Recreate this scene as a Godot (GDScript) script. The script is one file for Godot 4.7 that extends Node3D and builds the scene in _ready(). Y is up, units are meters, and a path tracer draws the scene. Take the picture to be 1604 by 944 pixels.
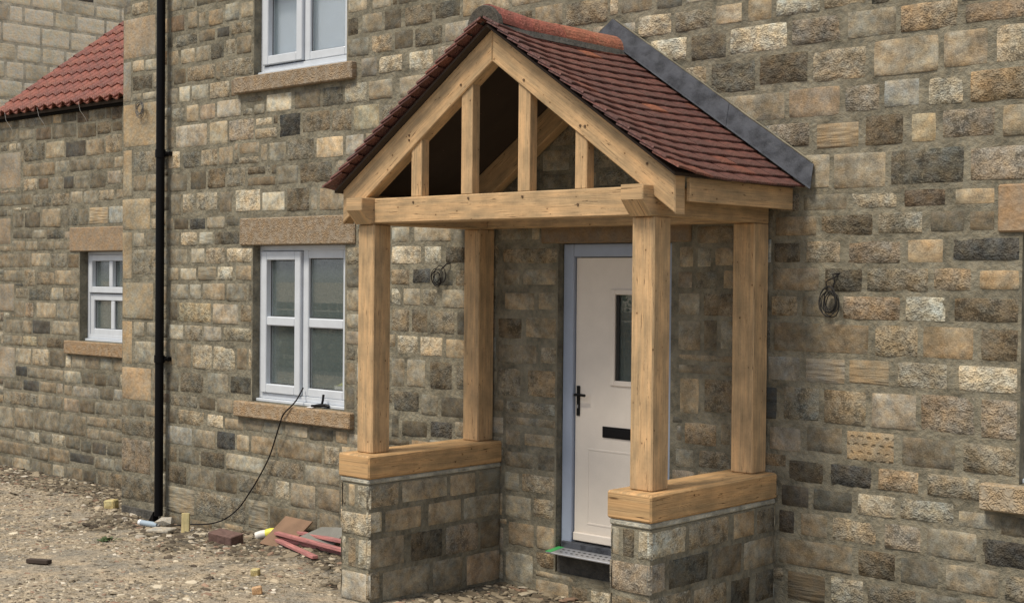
extends Node3D
# A stone house with an oak framed, tiled porch. Units are metres; the main wall's face is the plane z = 0, +z points out of the wall.

var rng := RandomNumberGenerator.new()
var nz := FastNoiseLite.new()
var M := {}
var taken := {}

# ------------------------------------------------------------------ mesh builder
class MB:
	var v := PackedVector3Array()
	var n := PackedVector3Array()
	var uv := PackedVector2Array()
	var c := PackedColorArray()
	var ix := PackedInt32Array()
	var col := Color(1, 1, 1)
	var grain := Vector3(1, 0, 0)
	var uvo := Vector2.ZERO
	func face_uv(p: Vector3, nr: Vector3) -> Vector2:
		if absf(nr.dot(grain)) > 0.75:
			var t := nr.cross(Vector3.UP if absf(nr.y) < 0.8 else Vector3.RIGHT).normalized()
			return Vector2(p.dot(t) * 0.2, p.dot(nr.cross(t))) + uvo
		var t2 := nr.cross(grain).normalized()
		return Vector2(p.dot(grain), p.dot(t2)) + uvo
	# corners counter-clockwise as seen from outside
	func quad(a: Vector3, b: Vector3, d: Vector3, e: Vector3) -> void:
		var nr := (d - a).cross(e - b)
		if nr.length() < 1e-12:
			return
		nr = nr.normalized()
		var k := v.size()
		for p: Vector3 in [a, b, d, e]:
			v.append(p)
			n.append(nr)
			uv.append(face_uv(p, nr))
			c.append(col)
		ix.append_array(PackedInt32Array([k, k + 2, k + 1, k, k + 3, k + 2]))
	func tri(a: Vector3, b: Vector3, d: Vector3) -> void:
		var nr := (b - a).cross(d - a)
		if nr.length() < 1e-12:
			return
		nr = nr.normalized()
		var k := v.size()
		for p: Vector3 in [a, b, d]:
			v.append(p)
			n.append(nr)
			uv.append(face_uv(p, nr))
			c.append(col)
		ix.append_array(PackedInt32Array([k, k + 2, k + 1]))
	# a counter-clockwise outline in x, y, drawn out from z0 to z1, its rims bevelled
	func extrude(poly: PackedVector2Array, z0: float, z1: float, bev: float, xf := Transform3D.IDENTITY) -> void:
		var m := poly.size()
		var inner := PackedVector2Array()
		for i in m:
			var p := poly[i]
			var e0 := (p - poly[(i + m - 1) % m]).normalized()
			var e1 := (poly[(i + 1) % m] - p).normalized()
			var n0 := Vector2(-e0.y, e0.x)
			var n1 := Vector2(-e1.y, e1.x)
			var bis := n0 + n1
			inner.append(p + bis * (bev / maxf(0.3, 1.0 + n0.dot(n1))))
		var rings := [[inner, z0], [poly, z0 + bev], [poly, z1 - bev], [inner, z1]]
		for r in 3:
			var pa: PackedVector2Array = rings[r][0]
			var pb: PackedVector2Array = rings[r + 1][0]
			var za: float = rings[r][1]
			var zb: float = rings[r + 1][1]
			for i in m:
				var j := (i + 1) % m
				quad(xf * Vector3(pa[i].x, pa[i].y, za), xf * Vector3(pa[j].x, pa[j].y, za), xf * Vector3(pb[j].x, pb[j].y, zb), xf * Vector3(pb[i].x, pb[i].y, zb))
		var tris := Geometry2D.triangulate_polygon(inner)
		for t in range(0, tris.size(), 3):
			var a := inner[tris[t]]
			var b := inner[tris[t + 1]]
			var d := inner[tris[t + 2]]
			if (b - a).cross(d - a) < 0.0:
				var sw := b
				b = d
				d = sw
			tri(xf * Vector3(a.x, a.y, z1), xf * Vector3(b.x, b.y, z1), xf * Vector3(d.x, d.y, z1))
			tri(xf * Vector3(a.x, a.y, z0), xf * Vector3(d.x, d.y, z0), xf * Vector3(b.x, b.y, z0))
	# a box from corner to corner with bevelled edges
	func box(lo: Vector3, hi: Vector3, bev := 0.004, xf := Transform3D.IDENTITY) -> void:
		var b := minf(bev, minf(hi.x - lo.x, minf(hi.y - lo.y, hi.z - lo.z)) * 0.3)
		if b < 0.0001:
			extrude(PackedVector2Array([Vector2(lo.x, lo.y), Vector2(hi.x, lo.y), Vector2(hi.x, hi.y), Vector2(lo.x, hi.y)]), lo.z, hi.z, 0.0, xf)
			return
		var poly := PackedVector2Array([Vector2(lo.x + b, lo.y), Vector2(hi.x - b, lo.y), Vector2(hi.x, lo.y + b), Vector2(hi.x, hi.y - b), Vector2(hi.x - b, hi.y), Vector2(lo.x + b, hi.y), Vector2(lo.x, hi.y - b), Vector2(lo.x, lo.y + b)])
		extrude(poly, lo.z, hi.z, b, xf)
	# a bar of w x h between two points; its face h stands along up
	func beam(p0: Vector3, p1: Vector3, w: float, h: float, up: Vector3, bev := 0.006) -> void:
		var z := (p1 - p0).normalized()
		var x := up.cross(z).normalized()
		var y := z.cross(x)
		var keep := grain
		grain = z
		box(Vector3(-w / 2, -h / 2, 0), Vector3(w / 2, h / 2, p0.distance_to(p1)), bev, Transform3D(Basis(x, y, z), p0))
		grain = keep
	func tube(pts: PackedVector3Array, r: float, sides := 8, cap := true) -> void:
		var base := v.size()
		var m := pts.size()
		var side := Vector3.ZERO
		for i in m:
			var t := (pts[mini(i + 1, m - 1)] - pts[maxi(i - 1, 0)]).normalized()
			if i == 0:
				side = t.cross(Vector3.UP if absf(t.y) < 0.9 else Vector3.RIGHT).normalized()
			else:
				side = (side - t * side.dot(t)).normalized()
			var up := t.cross(side)
			for s in sides:
				var a := TAU * s / sides
				var d := side * cos(a) + up * sin(a)
				v.append(pts[i] + d * r)
				n.append(d)
				uv.append(Vector2(float(s) / sides, i * 0.1))
				c.append(col)
		for i in m - 1:
			for s in sides:
				var s2 := (s + 1) % sides
				var a := base + i * sides + s
				var b := base + i * sides + s2
				ix.append_array(PackedInt32Array([a, a + sides, b, b, a + sides, b + sides]))
		if cap:
			for e in 2:
				var o := base + (0 if e == 0 else (m - 1) * sides)
				var dir := (pts[0] - pts[1]).normalized() if e == 0 else (pts[m - 1] - pts[m - 2]).normalized()
				var k := v.size()
				v.append(pts[0] if e == 0 else pts[m - 1])
				n.append(dir)
				uv.append(Vector2.ZERO)
				c.append(col)
				for s in sides:
					v.append(v[o + s])
					n.append(dir)
					uv.append(Vector2.ZERO)
					c.append(col)
				for s in sides:
					var p := k + 1 + s
					var q := k + 1 + (s + 1) % sides
					ix.append_array(PackedInt32Array([k, p, q]) if e == 0 else PackedInt32Array([k, q, p]))
	func mesh() -> ArrayMesh:
		var a := []
		a.resize(Mesh.ARRAY_MAX)
		a[Mesh.ARRAY_VERTEX] = v
		a[Mesh.ARRAY_NORMAL] = n
		a[Mesh.ARRAY_TEX_UV] = uv
		a[Mesh.ARRAY_COLOR] = c
		a[Mesh.ARRAY_INDEX] = ix
		var am := ArrayMesh.new()
		am.add_surface_from_arrays(Mesh.PRIMITIVE_TRIANGLES, a)
		return am

# ------------------------------------------------------------------ nodes
func numbered(called: String) -> String:
	if not taken.has(called):
		taken[called] = 0
		return called
	taken[called] += 1
	return "%s_%03d" % [called, taken[called]]

func thing(called: String, label: String, category: String, at := Vector3.ZERO, group := "") -> Node3D:
	var o := Node3D.new()
	o.name = numbered(called)
	add_child(o)
	o.position = at
	tag(o, label, category, group)
	return o

func tag(o: Node, label: String, category: String, group := "") -> void:
	o.set_meta("label", label)
	o.set_meta("category", category)
	if group != "":
		o.set_meta("group", group)

func put(called: String, mesh: Mesh, m: Material, parent: Node, xf := Transform3D.IDENTITY) -> MeshInstance3D:
	var o := MeshInstance3D.new()
	o.name = numbered(called) if parent == self else called
	o.mesh = mesh
	o.material_override = m
	parent.add_child(o, true)
	o.transform = xf
	return o

func part(called: String, mb: MB, m: Material, parent: Node) -> MeshInstance3D:
	return put(called, mb.mesh(), m, parent)

func group_node(called: String, parent: Node) -> Node3D:
	var o := Node3D.new()
	o.name = called
	parent.add_child(o, true)
	return o

func lin(r: float, g: float, b: float) -> Color:
	return Color(r, g, b).linear_to_srgb()

# ------------------------------------------------------------------ textures
func noise_map(w: int, h: int, kind: int, freq: float, oct: int, sd: int, rw := 0, rh := 0) -> PackedByteArray:
	var f := FastNoiseLite.new()
	f.seed = sd
	f.noise_type = kind as FastNoiseLite.NoiseType
	f.frequency = freq
	f.fractal_octaves = oct
	f.fractal_type = FastNoiseLite.FRACTAL_FBM
	var im := f.get_seamless_image(w, h)
	im.convert(Image.FORMAT_L8)
	if rw > 0:
		im.resize(rw, rh, Image.INTERPOLATE_CUBIC)
	return im.get_data()

func ridge_map(w: int, h: int, freq: float, sd: int) -> PackedByteArray:
	var f := FastNoiseLite.new()
	f.seed = sd
	f.noise_type = FastNoiseLite.TYPE_SIMPLEX_SMOOTH
	f.frequency = freq
	f.fractal_octaves = 4
	f.fractal_type = FastNoiseLite.FRACTAL_RIDGED
	var im := f.get_seamless_image(w, h)
	im.convert(Image.FORMAT_L8)
	return im.get_data()

func cell_map(w: int, h: int, freq: float, sd: int) -> PackedByteArray:
	var f := FastNoiseLite.new()
	f.seed = sd
	f.noise_type = FastNoiseLite.TYPE_CELLULAR
	f.frequency = freq
	f.cellular_return_type = FastNoiseLite.RETURN_DISTANCE
	f.fractal_type = FastNoiseLite.FRACTAL_NONE
	var im := f.get_seamless_image(w, h)
	im.convert(Image.FORMAT_L8)
	return im.get_data()

func rgb_tex(w: int, h: int, d: PackedByteArray) -> ImageTexture:
	var im := Image.create_from_data(w, h, false, Image.FORMAT_RGB8, d)
	return ImageTexture.create_from_image(im)

func grey_tex(w: int, h: int, d: PackedByteArray) -> ImageTexture:
	var im := Image.create_from_data(w, h, false, Image.FORMAT_L8, d)
	return ImageTexture.create_from_image(im)

# linear 0..1 to an sRGB byte
func sb(x: float) -> int:
	return int(255.0 * pow(clampf(x, 0.0, 1.0), 0.4545))

const SM := FastNoiseLite.TYPE_SIMPLEX_SMOOTH

# stone faces: "s" sawn or worn smooth, "r" rock faced, "m" mottled with lichen and soot, "h" tooled in bands, "p" pecked, "q" dressed quoin
func stone_material(style: String, sd: int) -> StandardMaterial3D:
	var S := 512
	var low := noise_map(S, S, SM, 0.012, 3, sd)
	var mid := noise_map(S, S, SM, 0.045, 5, sd + 1)
	var fine := noise_map(S, S, SM, 0.16, 4, sd + 2)
	var tint := noise_map(S, S, SM, 0.02, 3, sd + 3)
	var pit := cell_map(S, S, 0.09, sd + 4)
	var rid := ridge_map(S, S, 0.03, sd + 5)
	var band := noise_map(64, S, SM, 0.05, 3, sd + 6, S, S)
	var col := PackedByteArray()
	col.resize(S * S * 3)
	var hgt := PackedByteArray()
	hgt.resize(S * S)
	for i in S * S:
		var l := low[i] / 255.0
		var m := mid[i] / 255.0
		var f := fine[i] / 255.0
		var t := tint[i] / 255.0 - 0.5
		var p := pit[i] / 255.0
		var k := 0.6
		var h := 0.5
		match style:
			"s":
				k = 0.6 + 0.42 * (l - 0.5) + 0.28 * (m - 0.5) + 0.34 * (f - 0.5)
				if p < 0.10 and m > 0.55:
					k *= 0.72
				h = 0.5 + 0.35 * (m - 0.5) + 0.25 * (f - 0.5)
			"q":
				k = 0.62 + 0.16 * (l - 0.5) + 0.14 * (m - 0.5) + 0.22 * (f - 0.5)
				h = 0.5 + 0.5 * (m - 0.5) + 0.15 * (f - 0.5)
			"r":
				var r := rid[i] / 255.0
				k = 0.56 + 0.42 * (l - 0.5) + 0.36 * (m - 0.5) + 0.42 * (f - 0.5) + 0.14 * (r - 0.5)
				if p < 0.16 and f < 0.5:
					k *= 0.6
				h = 0.45 + 0.12 * r + 0.6 * (m - 0.5) + 0.45 * (f - 0.5)
			"m":
				var r2 := rid[i] / 255.0
				var a := smoothstep(0.50, 0.74, m * 0.45 + f * 0.55)
				var b := smoothstep(0.50, 0.30, l * 0.45 + m * 0.30 + f * 0.25)
				k = 0.52 + 0.32 * (f - 0.5) + 0.30 * (l - 0.5) + 0.10 * (r2 - 0.5)
				k = lerpf(k, 0.95, a * 0.5)
				k = lerpf(k, 0.2, b * 0.6)
				h = 0.35 + 0.45 * (m - 0.5) + 0.35 * (f - 0.5) + 0.35 * r2
			"h":
				var bd := band[i] / 255.0
				k = 0.58 + 0.20 * (bd - 0.5) + 0.3 * (f - 0.5) + 0.2 * (l - 0.5)
				h = 0.1 + 0.8 * bd + 0.2 * (f - 0.5)
			"t":
				# hand tooled: wavering grooves struck across the face
				var gx := float(i % S) / S
				var gy := float(i / S) / S
				var wv := sin(TAU * (gy * 20.0 + 2.2 * (m - 0.5) + 3.0 * (l - 0.5)) + 2.5 * sin(TAU * gx * 9.0))
				k = 0.62 + 0.14 * (l - 0.5) + 0.16 * (m - 0.5) + 0.2 * (f - 0.5)
				h = 0.5 + 0.32 * wv * smoothstep(0.3, 0.6, tint[i] / 255.0 + 0.1) + 0.3 * (m - 0.5) + 0.1 * (f - 0.5)
			"c":
				k = 0.86 + 0.16 * (l - 0.5) + 0.14 * (m - 0.5) + 0.20 * (f - 0.5)
				h = 0.5 + 0.5 * (m - 0.5) + 0.25 * (f - 0.5)
			"p":
				var x := float(i % S) / S * 18.0
				var y := float(i / S) / S * 22.0
				x += 0.5 * (int(y) % 2) + (m - 0.5) * 0.5
				var dx := x - floorf(x) - 0.5
				var dy := y - floorf(y) - 0.5
				var hole := smoothstep(0.30, 0.16, sqrt(dx * dx + dy * dy * 1.3))
				k = (0.62 + 0.45 * (f - 0.5) + 0.3 * (l - 0.5)) * (1.0 - 0.42 * hole * smoothstep(0.3, 0.55, l))
				h = 0.7 - 0.5 * hole + 0.3 * (f - 0.5)
		var q := i * 3
		col[q] = sb(k * (1.0 + 0.22 * t))
		col[q + 1] = sb(k)
		col[q + 2] = sb(k * (1.0 - 0.30 * t))
		hgt[i] = int(255.0 * clampf(h, 0.0, 1.0))
	var mat := StandardMaterial3D.new()
	mat.vertex_color_use_as_albedo = true
	mat.albedo_texture = rgb_tex(S, S, col)
	mat.heightmap_enabled = true
	mat.heightmap_texture = grey_tex(S, S, hgt)
	mat.heightmap_scale = {"c": 1.2, "s": 0.8, "q": 0.9, "r": 1.5, "m": 1.2, "h": 0.9, "p": 1.2, "t": 1.1}[style]
	mat.roughness = 0.93
	mat.metallic_specular = 0.25
	return mat

func mortar_material(tone: Color, sd: int) -> StandardMaterial3D:
	var S := 512
	var low := noise_map(S, S, SM, 0.01, 3, sd)
	var mid := noise_map(S, S, SM, 0.05, 3, sd + 1)
	var fine := noise_map(S, S, SM, 0.3, 2, sd + 2)
	var col := PackedByteArray()
	col.resize(S * S * 3)
	var hgt := PackedByteArray()
	hgt.resize(S * S)
	for i in S * S:
		var k := 0.68 + 0.5 * (low[i] / 255.0 - 0.5) + 0.25 * (mid[i] / 255.0 - 0.5) + 0.35 * (fine[i] / 255.0 - 0.5)
		var t := mid[i] / 255.0 - 0.5
		var q := i * 3
		col[q] = sb(k * (1.0 + 0.1 * t))
		col[q + 1] = sb(k)
		col[q + 2] = sb(k * (1.0 - 0.12 * t))
		hgt[i] = int(clampf(127.0 + 0.7 * (mid[i] - 127.0) + 0.45 * (fine[i] - 127.0), 0.0, 255.0))
	var mat := StandardMaterial3D.new()
	mat.albedo_color = tone
	mat.albedo_texture = rgb_tex(S, S, col)
	mat.heightmap_enabled = true
	mat.heightmap_texture = grey_tex(S, S, hgt)
	mat.heightmap_scale = 0.9
	mat.uv1_triplanar = true
	mat.uv1_world_triplanar = true
	mat.uv1_scale = Vector3(0.9, 0.9, 0.9)
	mat.roughness = 0.95
	mat.metallic_specular = 0.2
	return mat

# green oak: u runs along the grain, two metres to a repeat; v half a metre
func oak_material(tone: Color, sd: int, wear: float) -> StandardMaterial3D:
	var W := 1024
	var H := 512
	var wide := noise_map(96, H, SM, 0.015, 3, sd, W, H)
	var streak := noise_map(64, H, SM, 0.09, 4, sd + 1, W, H)
	var pore := noise_map(192, H, SM, 0.35, 2, sd + 2, W, H)
	var blot := noise_map(256, 128, SM, 0.03, 4, sd + 3, W, H)
	var crack := noise_map(48, H, SM, 0.035, 2, sd + 4, W, H)
	var saw := noise_map(W, 64, SM, 0.12, 2, sd + 5, W, H)
	var knots := []
	var r := RandomNumberGenerator.new()
	r.seed = sd
	for k in 24:
		knots.append([r.randf() * W, r.randf() * H, r.randf_range(3.5, 10.0)])
	var col := PackedByteArray()
	col.resize(W * H * 3)
	var hgt := PackedByteArray()
	hgt.resize(W * H)
	for i in W * H:
		var w := wide[i] / 255.0
		var s := streak[i] / 255.0
		var p := pore[i] / 255.0
		var b := blot[i] / 255.0
		var c := crack[i] / 255.0
		var k := 0.72 + 0.26 * (w - 0.5) + 0.25 * (s - 0.5) + 0.36 * (b - 0.5) + 0.05 * (saw[i] / 255.0 - 0.5)
		if p < 0.33:
			k -= (0.33 - p) * 0.7
		var split := smoothstep(0.017, 0.005, absf(c - 0.5)) * smoothstep(0.42, 0.54, b) * wear
		k *= 1.0 - 0.7 * split
		var warm := 0.06 * (b - 0.5) + 0.10 * (w - 0.5)
		var q := i * 3
		col[q] = sb(k * (1.0 + warm))
		col[q + 1] = sb(k * (1.0 - 0.2 * warm))
		col[q + 2] = sb(k * (1.0 - 1.3 * warm))
		hgt[i] = int(clampf(140.0 + 60.0 * (s - 0.5) + 25.0 * (p - 0.5) - 120.0 * split + 12.0 * (saw[i] / 255.0 - 0.5), 0.0, 255.0))
	for kn: Array in knots:
		var kr: float = kn[2]
		for dy in range(-26, 27):
			for dx in range(-30, 31):
				var x := (int(kn[0]) + dx + W) % W
				var y := (int(kn[1]) + dy + H) % H
				var d := sqrt(pow(dx * 1.6 / kr, 2.0) + pow(dy / kr, 2.0))
				var q := (y * W + x) * 3
				var ring := 0.10 * sin(d * 6.0) * exp(-d * 0.7)
				var f := 1.0 - 0.62 * smoothstep(0.75, 0.35, d) - 0.22 * exp(-d * 0.9) + ring
				col[q] = int(clampf(col[q] * pow(f, 0.45), 0, 255))
				col[q + 1] = int(clampf(col[q + 1] * pow(f, 0.5), 0, 255))
				col[q + 2] = int(clampf(col[q + 2] * pow(f, 0.55), 0, 255))
	var mat := StandardMaterial3D.new()
	mat.albedo_color = tone
	mat.albedo_texture = rgb_tex(W, H, col)
	mat.heightmap_enabled = true
	mat.heightmap_texture = grey_tex(W, H, hgt)
	mat.heightmap_scale = 0.35
	mat.uv1_scale = Vector3(0.5, 2.0, 1.0)
	mat.roughness = 0.74
	mat.metallic_specular = 0.3
	return mat

func clay_material(tone: Color, sd: int, bump: float) -> StandardMaterial3D:
	var S := 512
	var low := noise_map(S, S, SM, 0.012, 4, sd)
	var mid := noise_map(S, S, SM, 0.06, 3, sd + 1)
	var fine := noise_map(S, S, SM, 0.3, 2, sd + 2)
	var col := PackedByteArray()
	col.resize(S * S * 3)
	for i in S * S:
		var l := low[i] / 255.0 - 0.5
		var m := mid[i] / 255.0 - 0.5
		var f := fine[i] / 255.0 - 0.5
		var k := 0.66 + 0.4 * l + 0.25 * m + 0.2 * f
		var bloom := smoothstep(0.18, 0.32, m + 0.3 * f) * 0.22
		var q := i * 3
		col[q] = sb(k * (1.0 + 0.15 * l) + bloom * 0.5)
		col[q + 1] = sb(k * (1.0 - 0.1 * l) + bloom)
		col[q + 2] = sb(k * (1.0 - 0.1 * l) + bloom)
	var mat := StandardMaterial3D.new()
	mat.vertex_color_use_as_albedo = true
	mat.albedo_color = tone
	mat.albedo_texture = rgb_tex(S, S, col)
	mat.heightmap_enabled = true
	mat.heightmap_texture = grey_tex(S, S, mid)
	mat.heightmap_scale = bump
	mat.uv1_scale = Vector3(1.3, 1.3, 1)
	mat.roughness = 0.52
	mat.metallic_specular = 0.4
	return mat

func ground_material() -> StandardMaterial3D:
	var S := 1024
	var low := noise_map(S, S, SM, 0.006, 4, 91)
	var mid := noise_map(S, S, SM, 0.03, 4, 92)
	var fine := noise_map(S, S, SM, 0.2, 3, 93)
	var peb := cell_map(S, S, 0.09, 94)
	var col := PackedByteArray()
	col.resize(S * S * 3)
	var hgt := PackedByteArray()
	hgt.resize(S * S)
	for i in S * S:
		var l := low[i] / 255.0 - 0.5
		var m := mid[i] / 255.0 - 0.5
		var f := fine[i] / 255.0 - 0.5
		var p := peb[i] / 255.0
		var k := 0.62 + 0.35 * l + 0.35 * m + 0.35 * f + 0.18 * (0.4 - p)
		var q := i * 3
		col[q] = sb(k * (1.0 + 0.15 * l))
		col[q + 1] = sb(k)
		col[q + 2] = sb(k * (1.0 - 0.2 * l))
		hgt[i] = int(clampf(130.0 + 120.0 * m + 70.0 * f + 90.0 * (0.4 - p), 0.0, 255.0))
	var mat := StandardMaterial3D.new()
	mat.vertex_color_use_as_albedo = true
	mat.albedo_texture = rgb_tex(S, S, col)
	mat.heightmap_enabled = true
	mat.heightmap_texture = grey_tex(S, S, hgt)
	mat.heightmap_scale = 3.0
	mat.uv1_scale = Vector3(0.42, 0.42, 1)
	mat.roughness = 0.96
	mat.metallic_specular = 0.2
	return mat

func plain(c: Color, rough: float, metal := 0.0, spec := 0.5) -> StandardMaterial3D:
	var m := StandardMaterial3D.new()
	m.albedo_color = c
	m.roughness = rough
	m.metallic = metal
	m.metallic_specular = spec
	return m

# a paint or metal with faint blotches and grime in it
func worn(c: Color, rough: float, sd: int, amount: float, metal := 0.0, scale := 1.0, bump := 0.0) -> StandardMaterial3D:
	var S := 256
	var low := noise_map(S, S, SM, 0.02, 4, sd)
	var fine := noise_map(S, S, SM, 0.25, 2, sd + 1)
	var col := PackedByteArray()
	col.resize(S * S * 3)
	for i in S * S:
		var k := 0.85 + amount * (low[i] / 255.0 - 0.5) + amount * 0.5 * (fine[i] / 255.0 - 0.5)
		var b := sb(k)
		col[i * 3] = b
		col[i * 3 + 1] = b
		col[i * 3 + 2] = b
	var m := plain(c, rough, metal)
	m.albedo_texture = rgb_tex(S, S, col)
	m.uv1_triplanar = true
	m.uv1_world_triplanar = true
	m.uv1_scale = Vector3.ONE * scale
	if bump > 0.0:
		m.heightmap_enabled = true
		m.heightmap_texture = grey_tex(S, S, low)
		m.heightmap_scale = bump
	return m

# real-world colours of the stones (linear)
const PALETTE := [
	Color(0.090, 0.085, 0.074), Color(0.144, 0.126, 0.095), Color(0.223, 0.193, 0.143), Color(0.302, 0.264, 0.197),
	Color(0.311, 0.257, 0.178), Color(0.357, 0.287, 0.199), Color(0.326, 0.284, 0.197), Color(0.446, 0.394, 0.296),
	Color(0.300, 0.278, 0.229), Color(0.272, 0.230, 0.175), Color(0.152, 0.119, 0.086)]
const STYLE := ["s", "r", "m", "h", "p", "q"]

# a walling stone w x h whose face bulges out of the plane z = 0; its rim sinks into the mortar
func stone_shape(mb: MB, w: float, h: float, style: int, colour: int, sd: int, xf := Transform3D.IDENTITY, proud := 0.0, at_wall := Vector3.ZERO) -> void:
	var r := RandomNumberGenerator.new()
	r.seed = sd
	var rough: float = [0.003, 0.009, 0.006, 0.003, 0.003, 0.002][style]
	var out := r.randf_range(0.002, 0.007) + proud + (0.003 if style == 1 else 0.0)
	var nx := clampi(int(round(w / 0.045)), 2, 9)
	var ny := clampi(int(round(h / 0.045)), 2, 6)
	var e := minf(0.010, minf(w, h) * 0.12)
	var xs := PackedFloat32Array([-w / 2])
	for i in nx + 1:
		xs.append(lerpf(-w / 2 + e, w / 2 - e, float(i) / nx))
	xs.append(w / 2)
	var ys := PackedFloat32Array([-h / 2])
	for i in ny + 1:
		ys.append(lerpf(-h / 2 + e, h / 2 - e, float(i) / ny))
	ys.append(h / 2)
	var base: Color = PALETTE[colour]
	var jit := r.randf_range(0.82, 1.14)
	var warm := r.randf_range(-0.05, 0.05)
	if style == 5:
		jit = r.randf_range(1.0, 1.12)
	base = Color(base.r * jit * (1.0 + warm), base.g * jit, base.b * jit * (1.0 - warm)) * 1.62
	var o := Vector3(r.randf() * 100.0, r.randf() * 100.0, 0)
	var uvo := Vector2(r.randf(), r.randf())
	var flip := -1.0 if r.randf() < 0.5 else 1.0
	var round_c := r.randf_range(0.001, 0.009) if style != 5 else 0.003
	var wav := 0.0045 if style != 5 else 0.002
	var tx := r.randf_range(-0.02, 0.02)
	var ty := r.randf_range(-0.03, 0.03)
	var k0 := mb.v.size()
	var a := xs.size()
	var b := ys.size()
	for j in b:
		for i in a:
			var x := xs[i]
			var y := ys[j]
			var px := 2.0 * x / w
			var py := 2.0 * y / h
			var cc := pow(absf(px), 5.0) * pow(absf(py), 5.0) * round_c
			var q := Vector3(x, y, 0) * 9.0 + o
			var ex := pow(absf(px), 4.0)
			var ey := pow(absf(py), 4.0)
			x += -signf(px) * (cc + ex * (wav * 0.5 + wav * nz.get_noise_2d(q.y * 40.0, o.x * 7.0 + signf(px) * 50.0)))
			y += -signf(py) * (cc + ey * (wav * 0.5 + wav * nz.get_noise_2d(q.x * 40.0, o.y * 7.0 + signf(py) * 50.0)))
			var d := minf((1.0 - absf(px)) * w, (1.0 - absf(py)) * h) * 0.5
			var prof := 1.0 - exp(-d / (0.004 if style != 1 else 0.007))
			var bump := nz.get_noise_2d(q.x * 60.0, q.y * 60.0) * rough + nz.get_noise_2d(q.x * 160.0 + 9.0, q.y * 160.0) * rough * 0.6
			var face_z := maxf(0.0025, out + bump + tx * x + ty * y)
			mb.v.append(xf * Vector3(x, y, -0.012 + (0.012 + face_z) * prof))
			mb.uv.append(Vector2(x * flip, y) + uvo)
			var wp := xf * Vector3(x, y, 0) + at_wall
			var stain := 1.0 + 0.22 * nz.get_noise_2d((wp.x + wp.z) * 26.0 + 700.0, wp.y * 34.0)
			var vk := stain * (1.0 + 0.36 * nz.get_noise_2d(q.x * 25.0 + 300.0, q.y * 25.0))
			var vt := 0.12 * nz.get_noise_2d(q.x * 18.0 - 300.0, q.y * 18.0)
			mb.c.append(Color(base.r * vk * (1.0 + vt), base.g * vk, base.b * vk * (1.0 - vt)))
			mb.n.append(Vector3.ZERO)
	for j in b - 1:
		for i in a - 1:
			var p := k0 + j * a + i
			mb.ix.append_array(PackedInt32Array([p, p + a, p + 1, p + 1, p + a, p + a + 1]))
			var nr := (mb.v[p + 1] - mb.v[p]).cross(mb.v[p + a] - mb.v[p])
			var nr2 := (mb.v[p + a] - mb.v[p + a + 1]).cross(mb.v[p + 1] - mb.v[p + a + 1])
			mb.n[p] += nr
			mb.n[p + 1] += nr + nr2
			mb.n[p + a] += nr + nr2
			mb.n[p + a + 1] += nr2
	for i in range(k0, mb.v.size()):
		mb.n[i] = mb.n[i].normalized()

# stones of one wall face: the first "most" as parts, the rest joined
func lay_stones(list: Array, face: Transform3D, parent: Node3D, most: int, sd: int) -> void:
	var rest := {}
	for i in list.size():
		var s: Array = list[i]
		var w: float = (s[1] - s[0]) / 1000.0
		var h: float = (s[3] - s[2]) / 1000.0
		var at := Vector3((s[0] + s[1]) / 2000.0, (s[2] + s[3]) / 2000.0, 0)
		var style: int = int(s[4]) % 10
		var colour: int = int(s[4]) / 10
		var m: Material = M[STYLE[style]]
		if i < most:
			var mb := MB.new()
			stone_shape(mb, w, h, style, colour, sd + i, Transform3D.IDENTITY, 0.0, face * at)
			put("quoin" if style == 5 else "stone", mb.mesh(), m, parent, face * Transform3D(Basis.IDENTITY, at))
		else:
			if not rest.has(style):
				rest[style] = MB.new()
			stone_shape(rest[style], w, h, style, colour, sd + i, face * Transform3D(Basis.IDENTITY, at))
	if rest.is_empty():
		return
	var am := ArrayMesh.new()
	for st: int in rest:
		var one: ArrayMesh = rest[st].mesh()
		am.add_surface_from_arrays(Mesh.PRIMITIVE_TRIANGLES, one.surface_get_arrays(0))
		am.surface_set_material(am.get_surface_count() - 1, M[STYLE[st]])
	var o := put("small_stones", am, null, parent)
	o.set_meta("kind", "stuff")

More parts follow.
